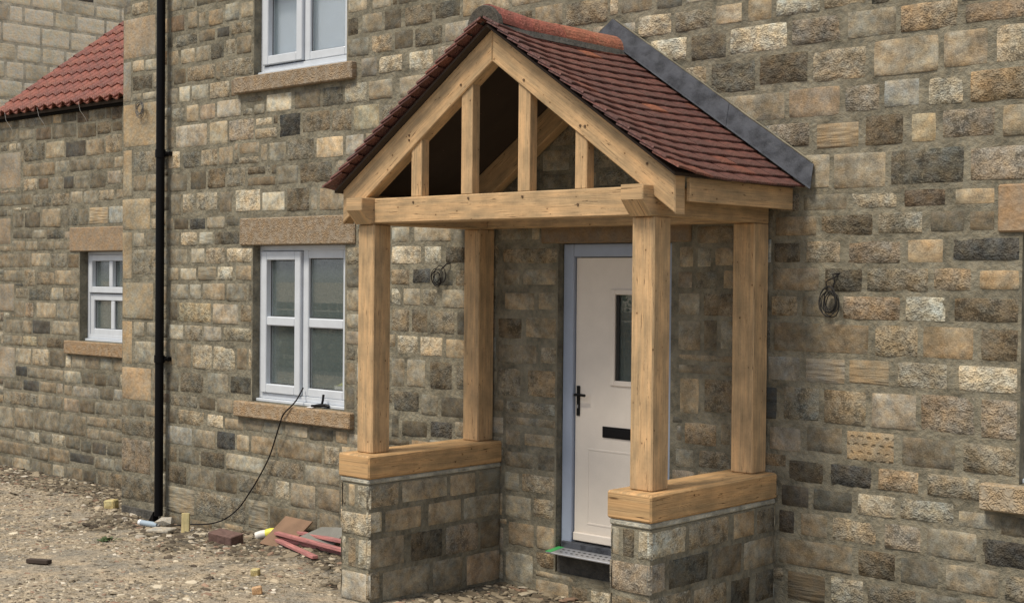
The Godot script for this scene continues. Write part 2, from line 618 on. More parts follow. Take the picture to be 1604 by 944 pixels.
# a wall slab x0..x1, y0..y1 from z = -thick to 0 with rectangular openings [x0, x1, y0, y1]
func wall_with_openings(mb: MB, x0: float, x1: float, y0: float, y1: float, thick: float, holes: Array) -> void:
	var xs := [x0, x1]
	var ys := [y0, y1]
	for hl: Array in holes:
		xs.append_array([hl[0], hl[1]])
		ys.append_array([hl[2], hl[3]])
	xs.sort()
	ys.sort()
	for i in xs.size() - 1:
		for j in ys.size() - 1:
			var a: float = xs[i]
			var b: float = xs[i + 1]
			var c: float = ys[j]
			var d: float = ys[j + 1]
			if b - a < 0.001 or d - c < 0.001:
				continue
			var open := false
			for hl: Array in holes:
				if (a + b) / 2 > hl[0] and (a + b) / 2 < hl[1] and (c + d) / 2 > hl[2] and (c + d) / 2 < hl[3]:
					open = true
			if open:
				continue
			mb.quad(Vector3(a, c, 0), Vector3(b, c, 0), Vector3(b, d, 0), Vector3(a, d, 0))
			mb.quad(Vector3(b, c, -thick), Vector3(a, c, -thick), Vector3(a, d, -thick), Vector3(b, d, -thick))
	for k in holes.size() + 1:
		var r: Array = holes[k] if k < holes.size() else [x1, x0, y1, y0]
		var p := [Vector3(r[0], r[2], 0), Vector3(r[1], r[2], 0), Vector3(r[1], r[3], 0), Vector3(r[0], r[3], 0)]
		if k == holes.size():
			p = [Vector3(x0, y0, 0), Vector3(x0, y1, 0), Vector3(x1, y1, 0), Vector3(x1, y0, 0)]
		var back := Vector3(0, 0, -thick)
		for e in 4:
			var u: Vector3 = p[e]
			var w: Vector3 = p[(e + 1) % 4]
			mb.quad(u, w, w + back, u + back)

# ------------------------------------------------------------------ joinery
# a white casement window in an opening; boards of the frame are real bars, each pane a sheet of glass
func window_unit(parent: Node3D, x0: float, x1: float, y0: float, y1: float, z: float, lights: Array, frame: Material) -> Node3D:
	var w := group_node("window", parent)
	var f := MB.new()
	var b := 0.045
	f.box(Vector3(x0, y0, z - 0.07), Vector3(x0 + b, y1, z), 0.003)
	f.box(Vector3(x1 - b, y0, z - 0.07), Vector3(x1, y1, z), 0.003)
	f.box(Vector3(x0 + b, y0, z - 0.07), Vector3(x1 - b, y0 + b, z), 0.003)
	f.box(Vector3(x0 + b, y1 - b, z - 0.07), Vector3(x1 - b, y1, z), 0.003)
	part("frame", f, frame, w)
	var cill := MB.new()
	cill.box(Vector3(x0 - 0.004, y0 - 0.028, z - 0.07), Vector3(x1 + 0.004, y0 - 0.002, z + 0.035), 0.004)
	part("cill", cill, frame, w)
	for l: Dictionary in lights:
		var s := MB.new()
		var lx0: float = l.x0
		var lx1: float = l.x1
		var ly0: float = l.y0
		var ly1: float = l.y1
		var rail: float = l.rail
		var front: float = z + l.proud
		var back: float = z - 0.055
		s.box(Vector3(lx0, ly0, back), Vector3(lx0 + rail, ly1, front), 0.006)
		s.box(Vector3(lx1 - rail, ly0, back), Vector3(lx1, ly1, front), 0.006)
		s.box(Vector3(lx0 + rail, ly0, back), Vector3(lx1 - rail, ly0 + rail, front), 0.006)
		s.box(Vector3(lx0 + rail, ly1 - rail, back), Vector3(lx1 - rail, ly1, front), 0.006)
		part("sash", s, frame, w)
		for bar: Array in l.bars:
			var g := MB.new()
			if bar[0] == "h":
				g.box(Vector3(lx0 + rail, bar[1], back), Vector3(lx1 - rail, bar[2], front - 0.004), 0.008)
			else:
				g.box(Vector3(bar[1], ly0 + rail, back), Vector3(bar[2], ly1 - rail, front - 0.004), 0.008)
			part("glazing_bar", g, frame, w)
		for pn: Array in l.panes:
			var q := MB.new()
			q.box(Vector3(pn[0] - 0.01, pn[2] - 0.01, z - 0.038), Vector3(pn[1] + 0.01, pn[3] + 0.01, z - 0.034), 0.001)
			q.box(Vector3(pn[0] - 0.01, pn[2] - 0.01, z - 0.054), Vector3(pn[1] + 0.01, pn[3] + 0.01, z - 0.050), 0.001)
			part("pane", q, M.glass, w)
			# dark rubber gasket round the glass
			var k := MB.new()
			var gz := z - 0.030
			k.box(Vector3(pn[0], pn[2], gz - 0.004), Vector3(pn[0] + 0.007, pn[3], gz), 0.001)
			k.box(Vector3(pn[1] - 0.007, pn[2], gz - 0.004), Vector3(pn[1], pn[3], gz), 0.001)
			k.box(Vector3(pn[0] + 0.007, pn[2], gz - 0.004), Vector3(pn[1] - 0.007, pn[2] + 0.007, gz), 0.001)
			k.box(Vector3(pn[0] + 0.007, pn[3] - 0.007, gz - 0.004), Vector3(pn[1] - 0.007, pn[3], gz), 0.001)
			part("gasket", k, M.rubber, w)
	return w

func ashlar(called: String, parent: Node3D, lo: Vector3, hi: Vector3, m: Material, colour: Color) -> void:
	var mb := MB.new()
	mb.col = colour
	mb.uvo = Vector2(rng.randf(), rng.randf())
	mb.box(lo, hi, 0.009)
	part(called, mb, m, parent)

func cable_coil(at: Vector3, r: float, turns: int, sd: int, tilt: float) -> MB:
	var q := RandomNumberGenerator.new()
	q.seed = sd
	var mb := MB.new()
	for t in turns:
		var pts := PackedVector3Array()
		var cx := q.randf_range(-0.012, 0.012)
		var cy := q.randf_range(-0.02, 0.02)
		var rr := r * q.randf_range(0.6, 1.15)
		var ph := q.randf() * TAU
		for k in 25:
			var a := ph + TAU * k / 23.0
			pts.append(at + Vector3(cx + cos(a) * rr * (0.8 + tilt), cy + sin(a) * rr, q.randf_range(-0.001, 0.001) + 0.006 * t + 0.006 * sin(a * 2.0 + t)))
		mb.tube(pts, 0.003, 6)
	return mb

func ground_height(x: float, z: float) -> float:
	var y := -0.22 - 0.05 * clampf(-x - 2.0, 0.0, 4.0)
	if x > -1.4 and x < 1.4:
		y -= 0.06 * clampf(1.0 - z / 1.25, 0.0, 1.0)
	# a shallow scrape in front of the pier and rough heaps along the wall
	y -= 0.05 * exp(-(pow((x + 1.7) / 0.35, 2.0) + pow((z - 1.0) / 0.35, 2.0)))
	var near := exp(-pow((z - 0.15) / 0.5, 2.0)) * clampf((-x - 1.6) * 2.0, 0.0, 1.0)
	y += near * (0.06 * nz.get_noise_2d(x * 70.0, z * 70.0) + 0.02)
	y += 0.03 * nz.get_noise_2d(x * 22.0, z * 22.0) + 0.012 * nz.get_noise_2d(x * 130.0 + 50.0, z * 130.0)
	return y

func rock_shape(sd: int, flat: float) -> ArrayMesh:
	var q := RandomNumberGenerator.new()
	q.seed = sd
	var t := (1.0 + sqrt(5.0)) / 2.0
	var p := []
	for s: Array in [[-1, t, 0], [1, t, 0], [-1, -t, 0], [1, -t, 0], [0, -1, t], [0, 1, t], [0, -1, -t], [0, 1, -t], [t, 0, -1], [t, 0, 1], [-t, 0, -1], [-t, 0, 1]]:
		var d := Vector3(s[0], s[1], s[2]).normalized() * 0.5
		d *= q.randf_range(0.72, 1.25)
		p.append(Vector3(d.x * q.randf_range(0.9, 1.3), d.y * flat, d.z))
	var mb := MB.new()
	for f: Array in [[0, 11, 5], [0, 5, 1], [0, 1, 7], [0, 7, 10], [0, 10, 11], [1, 5, 9], [5, 11, 4], [11, 10, 2], [10, 7, 6], [7, 1, 8], [3, 9, 4], [3, 4, 2], [3, 2, 6], [3, 6, 8], [3, 8, 9], [4, 9, 5], [2, 4, 11], [6, 2, 10], [8, 6, 7], [9, 8, 1]]:
		mb.tri(p[f[0]], p[f[1]], p[f[2]])
	return mb.mesh()

# ------------------------------------------------------------------ scene
func _ready() -> void:
	rng.seed = 20
	nz.seed = 5
	nz.noise_type = FastNoiseLite.TYPE_SIMPLEX_SMOOTH
	nz.frequency = 0.01
	nz.fractal_octaves = 3
	camera_and_light()
	make_materials()
	build_ground()
	build_house()
	build_wing()
	build_far_building()
	build_porch()
	build_pipe_and_cables()
	build_debris()
	build_surroundings()

func camera_and_light() -> void:
	var cam := Camera3D.new()
	cam.name = "camera"
	add_child(cam)
	var yaw := deg_to_rad(42.392)
	var pitch := deg_to_rad(-0.958)
	var roll := deg_to_rad(0.530)
	var fwd := Vector3(-sin(yaw) * cos(pitch), sin(pitch), -cos(yaw) * cos(pitch))
	var right := Vector3(cos(yaw), 0, -sin(yaw))
	var up := right.cross(fwd)
	cam.transform = Transform3D(Basis(right * cos(roll) + up * sin(roll), up * cos(roll) - right * sin(roll), -fwd), Vector3(5.781, 1.923, 7.333))
	cam.fov = 24.516
	cam.near = 0.05
	cam.far = 900.0
	cam.current = true
	# an overcast sky, thinner and brighter in places
	var sky_mat := PanoramaSkyMaterial.new()
	sky_mat.panorama = cloud_panorama()
	var sky := Sky.new()
	sky.sky_material = sky_mat
	var env := Environment.new()
	env.background_mode = Environment.BG_SKY
	env.sky = sky
	env.background_energy_multiplier = 0.40
	env.tonemap_mode = Environment.TONE_MAPPER_LINEAR
	env.tonemap_exposure = 2.4
	env.sdfgi_enabled = true
	env.ssao_enabled = true
	env.ssil_enabled = true
	var we := WorldEnvironment.new()
	we.name = "world_environment"
	we.environment = env
	add_child(we)
	# the sun behind thin cloud, to the left of the porch front
	var sun := DirectionalLight3D.new()
	sun.name = "sun"
	sun.light_energy = 0.5
	sun.light_color = Color(1.0, 0.95, 0.87)
	sun.light_angular_distance = 14.0
	sun.shadow_enabled = true
	add_child(sun)
	sun.look_at_from_position(Vector3.ZERO, Vector3(0.10, -0.85, -0.52), Vector3.UP)

func cloud_panorama() -> ImageTexture:
	var W := 512
	var H := 256
	var f := FastNoiseLite.new()
	f.seed = 33
	f.noise_type = FastNoiseLite.TYPE_SIMPLEX_SMOOTH
	f.frequency = 0.9
	f.fractal_octaves = 5
	var img := Image.create(W, H, false, Image.FORMAT_RGBF)
	for j in H:
		var el := (0.5 - (j + 0.5) / H) * PI
		for i in W:
			var az := TAU * (i + 0.5) / W
			var d := Vector3(cos(el) * sin(az), sin(el), cos(el) * cos(az))
			var c := Color(0.30, 0.27, 0.22)
			if el > 0.0:
				# clouds lie in a flat layer: they crowd together towards the horizon
				var q := d / (d.y + 0.12)
				var n := f.get_noise_3d(q.x, 0.0, q.z)
				var t := smoothstep(-0.25, 0.30, n)
				var cloud := Color(0.76, 0.78, 0.82).lerp(Color(1.04, 1.04, 1.04), smoothstep(-0.35, 0.4, f.get_noise_3d(q.x * 2.0 + 7.0, 3.0, q.z * 2.0)))
				var blue := Color(0.42, 0.58, 0.86).lerp(Color(0.80, 0.88, 0.98), exp(-d.y * 4.0))
				c = blue.lerp(cloud, 0.6 + 0.4 * t)
				# an overcast sky is brightest overhead
				c = c * (0.66 + 0.70 * d.y)
			img.set_pixel(i, j, c)
	return ImageTexture.create_from_image(img)

func make_materials() -> void:
	for i in STYLE.size():
		M[STYLE[i]] = stone_material(STYLE[i], 100 + i * 20)
	M.tooled = stone_material("t", 260)
	M.mortar = mortar_material(lin(0.288, 0.266, 0.205), 300)
	M.bed = mortar_material(lin(0.60, 0.585, 0.50), 310)
	M.cement = mortar_material(lin(0.13, 0.125, 0.115), 320)
	M.pale_mortar = mortar_material(lin(0.85, 0.74, 0.55), 330)
	M.oak = oak_material(lin(0.65, 0.445, 0.25), 401, 0.9)
	M.oak_sill = oak_material(lin(0.61, 0.395, 0.20), 411, 1.0)
	M.deck = worn(lin(0.045, 0.03, 0.02), 0.9, 420, 0.3)  # roof boards toned near black, shade put into the colour
	M.tile = clay_material(Color(1, 1, 1), 430, 0.5)
	M.lead = worn(lin(0.080, 0.087, 0.105), 0.5, 440, 1.1, 0.0, 1.6, 0.5)
	M.lead.metallic_specular = 0.25
	M.white = worn(lin(0.64, 0.69, 0.76), 0.35, 450, 0.10)
	M.door_frame = worn(lin(0.40, 0.47, 0.61), 0.45, 460, 0.12)
	M.door = worn(lin(0.90, 0.83, 0.755), 0.35, 470, 0.06)
	M.black = plain(lin(0.008, 0.008, 0.009), 0.4, 0.0, 0.3)
	M.rubber = plain(lin(0.02, 0.02, 0.02), 0.7)
	M.pipe = plain(lin(0.006, 0.006, 0.007), 0.4, 0.0, 0.2)
	M.cable = plain(lin(0.012, 0.011, 0.012), 0.5, 0.0, 0.25)
	M.alu = worn(lin(0.55, 0.57, 0.62), 0.35, 480, 0.2, 0.6)
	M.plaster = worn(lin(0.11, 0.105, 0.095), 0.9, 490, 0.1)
	M.sky_sheen_sheet = worn(lin(0.72, 0.82, 1.0), 0.8, 495, 0.06)  # pale blue painted as the sky mirrored in the upper panes
	var g := plain(Color(0.55, 0.62, 0.62, 0.10), 0.01, 0.0, 1.0)
	g.transparency = BaseMaterial3D.TRANSPARENCY_ALPHA
	M.glass = g
	M.pale = stone_material("c", 280)
	M.ground = ground_material()

# ------------------------------------------------------------------ ground
func spread(lo: float, hi: float, step: float) -> PackedFloat32Array:
	var out := PackedFloat32Array()
	for k: float in [-400.0, -200.0, -100.0, -60.0, -40.0, -28.0, -20.0]:
		if k < lo - 2.0:
			out.append(k)
	var n := int((hi - lo) / step)
	for i in n + 1:
		out.append(lo + i * step)
	for k: float in [20.0, 28.0, 40.0, 60.0, 100.0, 200.0, 400.0]:
		if k > hi + 2.0:
			out.append(k)
	return out

func soil(x: float, z: float) -> float:
	var d := z - (0.0 if x > -6.0 else -1.0)
	return smoothstep(0.10, -0.10, d - 0.75 + 0.45 * nz.get_noise_2d(x * 55.0, z * 55.0) + 0.25 * nz.get_noise_2d(x * 190.0, z * 190.0 + 40.0))

func build_ground() -> void:
	var xs := spread(-11.6, 7.0, 0.06)
	var zs := spread(-2.4, 6.0, 0.06)
	var mb := MB.new()
	for z in zs:
		for x in xs:
			mb.v.append(Vector3(x, ground_height(clampf(x, -12.0, 8.0), clampf(z, -3.0, 7.0)), z))
			mb.uv.append(Vector2(x, z))
			mb.n.append(Vector3.ZERO)
			# dark soil and mortar droppings lie along the walls, trodden pale grit further out
			var dark := soil(x, z)
			mb.c.append(Color(0.48, 0.415, 0.32).lerp(Color(0.19, 0.168, 0.132), dark))
	var a := xs.size()
	for j in zs.size() - 1:
		for i in a - 1:
			var p := j * a + i
			mb.ix.append_array(PackedInt32Array([p, p + 1, p + a, p + 1, p + a + 1, p + a]))
			var nr := (mb.v[p + a] - mb.v[p]).cross(mb.v[p + 1] - mb.v[p])
			mb.n[p] += nr
			mb.n[p + 1] += nr
			mb.n[p + a] += nr
			mb.n[p + a + 1] += nr
	for i in mb.n.size():
		mb.n[i] = mb.n[i].normalized()
	var o := put("ground", mb.mesh(), M.ground, self)
	o.set_meta("kind", "structure")
	# broken stone, brick crumbs and gravel lying all over it
	var m := StandardMaterial3D.new()
	m.vertex_color_use_as_albedo = true
	m.roughness = 0.95
	m.metallic_specular = 0.2
	var tones := [Color(0.38, 0.32, 0.235), Color(0.28, 0.235, 0.17), Color(0.52, 0.46, 0.355), Color(0.18, 0.15, 0.11), Color(0.30, 0.205, 0.15), Color(0.11, 0.09, 0.07), Color(0.55, 0.50, 0.42)]
	var weight := PackedFloat32Array([30, 26, 12, 18, 5, 5, 2])
	var weight_strip := PackedFloat32Array([13, 22, 9, 32, 6, 16, 4])
	var q := RandomNumberGenerator.new()
	q.seed = 77
	for kind in 4:
		var mm := MultiMesh.new()
		mm.transform_format = MultiMesh.TRANSFORM_3D
		mm.use_colors = true
		mm.mesh = rock_shape(600 + kind, [0.4, 0.65, 0.28, 0.5][kind])
		var list := []
		var cols := []
		for k in 14000:
			var x := q.randf_range(-10.6, 1.0)
			var z := q.randf_range(-0.95, 3.4)
			if x > -6.05 and z < 0.02:
				continue
			if x > -1.33 and x < -0.97 and z < 1.3:
				continue
			if x < -4.0 - (3.2 - z) * 3.0 and z > 2.0:
				continue
			# rubble left in a broken strip along the walls, finer trodden grit further out
			var strip := soil(x, z) > q.randf()
			var heap := nz.get_noise_2d(x * 45.0 + 400.0, z * 45.0)
			if not strip and q.randf() < 0.25 - heap * 1.3:
				continue
			var s := 0.009 + (0.050 if strip else 0.030) * pow(q.randf(), 2.4)
			if q.randf() < (0.035 if strip else 0.008) + 0.02 * heap:
				s = q.randf_range(0.045, 0.10 if strip else 0.07)
			var y := ground_height(x, z)
			var b := Basis.from_euler(Vector3(q.randf_range(-0.4, 0.4), q.randf() * TAU, q.randf_range(-0.4, 0.4))).scaled(Vector3(s * q.randf_range(0.8, 2.3), s * q.randf_range(0.6, 1.1), s * q.randf_range(0.7, 1.4)))
			list.append(Transform3D(b, Vector3(x, y + s * 0.04, z)))
			var t: Color = tones[q.rand_weighted(weight_strip if strip else weight)]
			cols.append(t * q.randf_range(0.75, 1.2) * (0.72 if strip else 0.92))
		mm.instance_count = list.size()
		for i in list.size():
			mm.set_instance_transform(i, list[i])
			var cc: Color = cols[i]
			mm.set_instance_color(i, Color(cc.r, cc.g, cc.b, 1.0))
		var mi := MultiMeshInstance3D.new()
		mi.name = numbered("gravel")
		mi.multimesh = mm
		mi.material_override = m
		add_child(mi)
		mi.set_meta("kind", "stuff")
		tag(mi, ["flat tan stone chips strewn over the ground", "rounded lumps of rubble lying over the ground", "thin slivers of broken stone over the ground", "pale gravel and crumbs of stone over the ground"][kind], "gravel")

# ------------------------------------------------------------------ main house
const WIN := [-3.95, -2.735, 0.84, 2.19]
const WIN_UP := [-3.95, -2.735, 3.645, 4.90]
const DOORWAY := [-0.482, 0.486, -0.12, 2.172]
const WIN_RIGHT := [2.79, 4.0, 0.84, 2.20]

func build_house() -> void:
	var h := thing("stone_house", "large rubble stone house with quoined corner behind the oak porch", "house")
	var wall := MB.new()
	wall_with_openings(wall, -6.0, 5.2, -0.75, 5.3, 0.36, [WIN, WIN_UP, DOORWAY, WIN_RIGHT])
	var front := part("front_wall", wall, M.mortar, h)
	lay_stones(STONES_MAIN, Transform3D.IDENTITY, front, 300, 5000)
	# the rest of the shell: gable walls, back wall, floors, inner walls, roof
	var shell := MB.new()
	shell.box(Vector3(-6.0, -0.75, -6.2), Vector3(-5.64, 5.3, -0.362), 0.0)
	shell.box(Vector3(4.84, -0.75, -6.2), Vector3(5.2, 5.3, -0.362), 0.0)
	shell.box(Vector3(-5.638, -0.75, -6.2), Vector3(4.838, 5.3, -5.84), 0.0)
	part("shell_wall", shell, M.mortar, h)
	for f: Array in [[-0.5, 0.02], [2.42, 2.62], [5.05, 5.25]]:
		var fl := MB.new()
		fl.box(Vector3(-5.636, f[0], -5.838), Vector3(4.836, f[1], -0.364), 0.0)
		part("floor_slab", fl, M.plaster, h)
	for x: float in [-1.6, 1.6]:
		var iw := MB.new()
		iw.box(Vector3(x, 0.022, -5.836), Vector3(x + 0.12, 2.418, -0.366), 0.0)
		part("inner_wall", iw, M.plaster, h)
	var rf := MB.new()
	rf.col = Color(0.2, 0.07, 0.05)
	rf.extrude(PackedVector2Array([Vector2(0.2, 5.22), Vector2(0.2, 5.36), Vector2(-3.1, 6.7), Vector2(-6.4, 5.36), Vector2(-6.4, 5.22), Vector2(-3.1, 6.5)]), -5.3, 6.1, 0.0, Transform3D(Basis(Vector3(0, 0, 1), Vector3(0, 1, 0), Vector3(-1, 0, 0)), Vector3.ZERO))
	part("roof", rf, M.tile, h)
	# dressed stones round the openings
	var tan := Color(0.30, 0.235, 0.165) * 1.6
	var honey := Color(0.36, 0.265, 0.175) * 1.6
	ashlar("lintel", h, Vector3(-4.117, 2.186, -0.10), Vector3(-2.607, 2.42, 0.022), M.tooled, tan)
	ashlar("window_sill", h, Vector3(-4.15, 0.703, -0.12), Vector3(-2.612, 0.836, 0.055), M.tooled, honey)
	ashlar("window_sill", h, Vector3(-4.175, 3.50, -0.12), Vector3(-2.615, 3.64, 0.055), M.tooled, tan)
	ashlar("lintel", h, Vector3(-4.117, 4.896, -0.10), Vector3(-2.607, 5.14, 0.022), M.tooled, tan)
	ashlar("lintel", h, Vector3(-0.635, 2.168, -0.10), Vector3(0.64, 2.325, 0.014), M.q, Color(0.21, 0.155, 0.105) * 1.6)
	ashlar("lintel", h, Vector3(2.657, 2.196, -0.10), Vector3(4.15, 2.455, 0.02), M.q, Color(0.31, 0.225, 0.145) * 1.6)
	ashlar("window_sill", h, Vector3(2.598, 0.690, -0.12), Vector3(4.2, 0.836, 0.075), M.tooled, Color(0.38, 0.31, 0.22) * 1.6)
	# cement plinth at the corner
	var pl := MB.new()
	pl.box(Vector3(-5.985, -0.72, -0.2), Vector3(-5.33, -0.295, 0.012), 0.004)
	part("plinth", pl, M.cement, h)
	# windows
	var y0: float = WIN[2] + 0.03
	var lower := [
		{"x0": -3.905, "x1": -3.372, "y0": y0 + 0.05, "y1": 2.135, "rail": 0.075, "proud": 0.022, "bars": [["h", 1.498, 1.576]], "panes": [[-3.83, -3.447, 0.995, 1.498], [-3.83, -3.447, 1.576, 2.06]]},
		{"x0": -3.366, "x1": -2.785, "y0": y0 + 0.046, "y1": 2.143, "rail": 0.07, "proud": -0.006, "bars": [["h", 1.494, 1.573]], "panes": [[-3.296, -2.855, 0.987, 1.494], [-3.296, -2.855, 1.573, 2.073]]}]
	window_unit(h, -3.947, -2.738, y0, 2.184, -0.075, lower, M.white)
	var up := [
		{"x0": -3.905, "x1": -3.372, "y0": 3.735, "y1": 4.84, "rail": 0.075, "proud": 0.022, "bars": [["h", 4.33, 4.41]], "panes": [[-3.83, -3.447, 3.81, 4.33], [-3.83, -3.447, 4.41, 4.765]]},
		{"x0": -3.366, "x1": -2.785, "y0": 3.727, "y1": 4.848, "rail": 0.07, "proud": -0.006, "bars": [["h", 4.33, 4.41]], "panes": [[-3.296, -2.855, 3.797, 4.33], [-3.296, -2.855, 4.41, 4.778]]}]
	window_unit(h, -3.947, -2.738, 3.677, 4.893, -0.075, up, M.white)
	var bl := MB.new()  # sheet added behind the upper panes in place of their sky reflection
	bl.box(Vector3(-3.94, 3.70, -0.162), Vector3(-2.745, 4.88, -0.158), 0.001)
	part("sky_sheen_sheet", bl, M.sky_sheen_sheet, h)
	var rt := [
		{"x0": 2.838, "x1": 3.37, "y0": y0 + 0.05, "y1": 2.14, "rail": 0.075, "proud": 0.022, "bars": [["h", 1.498, 1.576]], "panes": [[2.913, 3.295, 0.995, 1.498], [2.913, 3.295, 1.576, 2.065]]},
		{"x0": 3.376, "x1": 3.95, "y0": y0 + 0.046, "y1": 2.148, "rail": 0.07, "proud": -0.006, "bars": [["h", 1.494, 1.573]], "panes": [[3.446, 3.88, 0.987, 1.494], [3.446, 3.88, 1.573, 2.078]]}]
	window_unit(h, 2.793, 3.997, y0, 2.194, -0.075, rt, M.white)
	build_door(h)

func build_door(h: Node3D) -> void:
	var fr := MB.new()
	var z := -0.055
	fr.box(Vector3(-0.478, 0.06, z - 0.09), Vector3(-0.388, 2.165, z), 0.006)
	fr.box(Vector3(0.392, 0.06, z - 0.09), Vector3(0.482, 2.165, z), 0.006)
	fr.box(Vector3(-0.387, 2.075, z - 0.09), Vector3(0.391, 2.165, z), 0.006)
	part("door_frame", fr, M.door_frame, h)
	var d := MB.new()
	var dz := z - 0.028
	# the leaf is pieced round its glazed opening
	var gx0 := -0.035
	var gx1 := 0.30
	var gy0 := 1.235
	var gy1 := 1.818
	wall_with_openings(d, -0.380, 0.384, 0.105, 2.068, 0.046, [[gx0 - 0.012, gx1 + 0.012, gy0 - 0.012, gy1 + 0.012]])
	var door := put("door", d.mesh(), M.door, h, Transform3D(Basis.IDENTITY, Vector3(0, 0, dz)))
	var bead := MB.new()
	var o := 0.038
	for s: Array in [[gx0 - o, gx0, gy0 - o, gy1 + o], [gx1, gx1 + o, gy0 - o, gy1 + o], [gx0, gx1, gy0 - o, gy0], [gx0, gx1, gy1, gy1 + o]]:
		bead.box(Vector3(s[0], s[2], -0.006), Vector3(s[1], s[3], 0.012), 0.007)
	part("glazing_bead", bead, M.door, door)
	var pn := MB.new()
	pn.box(Vector3(gx0 - 0.006, gy0 - 0.006, -0.024), Vector3(gx1 + 0.006, gy1 + 0.006, -0.020), 0.001)
	pn.box(Vector3(gx0 - 0.006, gy0 - 0.006, -0.040), Vector3(gx1 + 0.006, gy1 + 0.006, -0.036), 0.001)
	part("pane", pn, M.glass, door)
	var gk := MB.new()
	gk.box(Vector3(gx0, gy0, -0.018), Vector3(gx0 + 0.022, gy1, -0.008), 0.002)
	part("gasket", gk, M.rubber, door)
	# weather board, a fielded panel line above it
	var wb := MB.new()
	wb.box(Vector3(-0.378, 0.108, 0.001), Vector3(0.382, 0.168, 0.022), 0.008)
	part("weather_bar", wb, M.door, door)
	var pl := MB.new()
	for s: Array in [[-0.27, 0.27, 0.228, 0.242], [-0.27, 0.27, 0.742, 0.756], [-0.27, -0.256, 0.243, 0.741], [0.256, 0.27, 0.243, 0.741]]:
		pl.box(Vector3(s[0], s[2], -0.004), Vector3(s[1], s[3], 0.003), 0.002)
	part("panel_moulding", pl, M.door, door)
	var ha := MB.new()
	ha.box(Vector3(-0.367, 0.975, 0.0), Vector3(-0.338, 1.183, 0.010), 0.004)
	ha.tube(PackedVector3Array([Vector3(-0.353, 1.122, 0.008), Vector3(-0.353, 1.122, 0.045), Vector3(-0.345, 1.123, 0.055), Vector3(-0.30, 1.125, 0.056), Vector3(-0.255, 1.122, 0.052)]), 0.0095, 8)
	var hd := part("handle", ha, M.black, door)
	var ky := MB.new()
	ky.box(Vector3(-0.356, 1.028, 0.0102), Vector3(-0.349, 1.052, 0.0125), 0.001)
	part("keyhole", ky, M.alu, door)
	var lp := MB.new()
	lp.box(Vector3(-0.135, 0.842, 0.0), Vector3(0.14, 0.918, 0.009), 0.004)
	lp.box(Vector3(-0.105, 0.856, 0.0092), Vector3(0.11, 0.904, 0.014), 0.004)
	part("letter_plate", lp, M.black, door)
	# metal threshold with drain slots, a strip of green tape left on its end
	var th := MB.new()
	th.box(Vector3(-0.46, 0.048, -0.16), Vector3(0.468, 0.098, -0.03), 0.006)
	part("threshold", th, M.lead, h)
	var tr := MB.new()
	var tilt := Transform3D(Basis(Vector3.RIGHT, 0.10), Vector3(0, 0.055, -0.03))
	tr.box(Vector3(-0.475, -0.012, 0.001), Vector3(0.48, 0.0, 0.145), 0.003, tilt)
	var tread := part("tread_plate", tr, M.alu, h)
	for k in 18:
		for rr in 2:
			var sl := MB.new()
			var sx := -0.40 + k * 0.047 + rr * 0.02
			sl.box(Vector3(sx, 0.0002, 0.045 + rr * 0.05), Vector3(sx + 0.02, 0.0016, 0.056 + rr * 0.05), 0.0004, tilt)
			part("slot", sl, M.black, tread)
	var tp := MB.new()
	tp.box(Vector3(-0.477, 0.0005, 0.002), Vector3(-0.425, 0.0025, 0.146), 0.0006, tilt)
	part("tape", tp, plain(lin(0.05, 0.32, 0.10), 0.5), tread)
	var st := MB.new()
	st.box(Vector3(-0.478, -0.5, -0.3), Vector3(0.482, 0.035, -0.012), 0.004)
	part("step", st, M.cement, h)

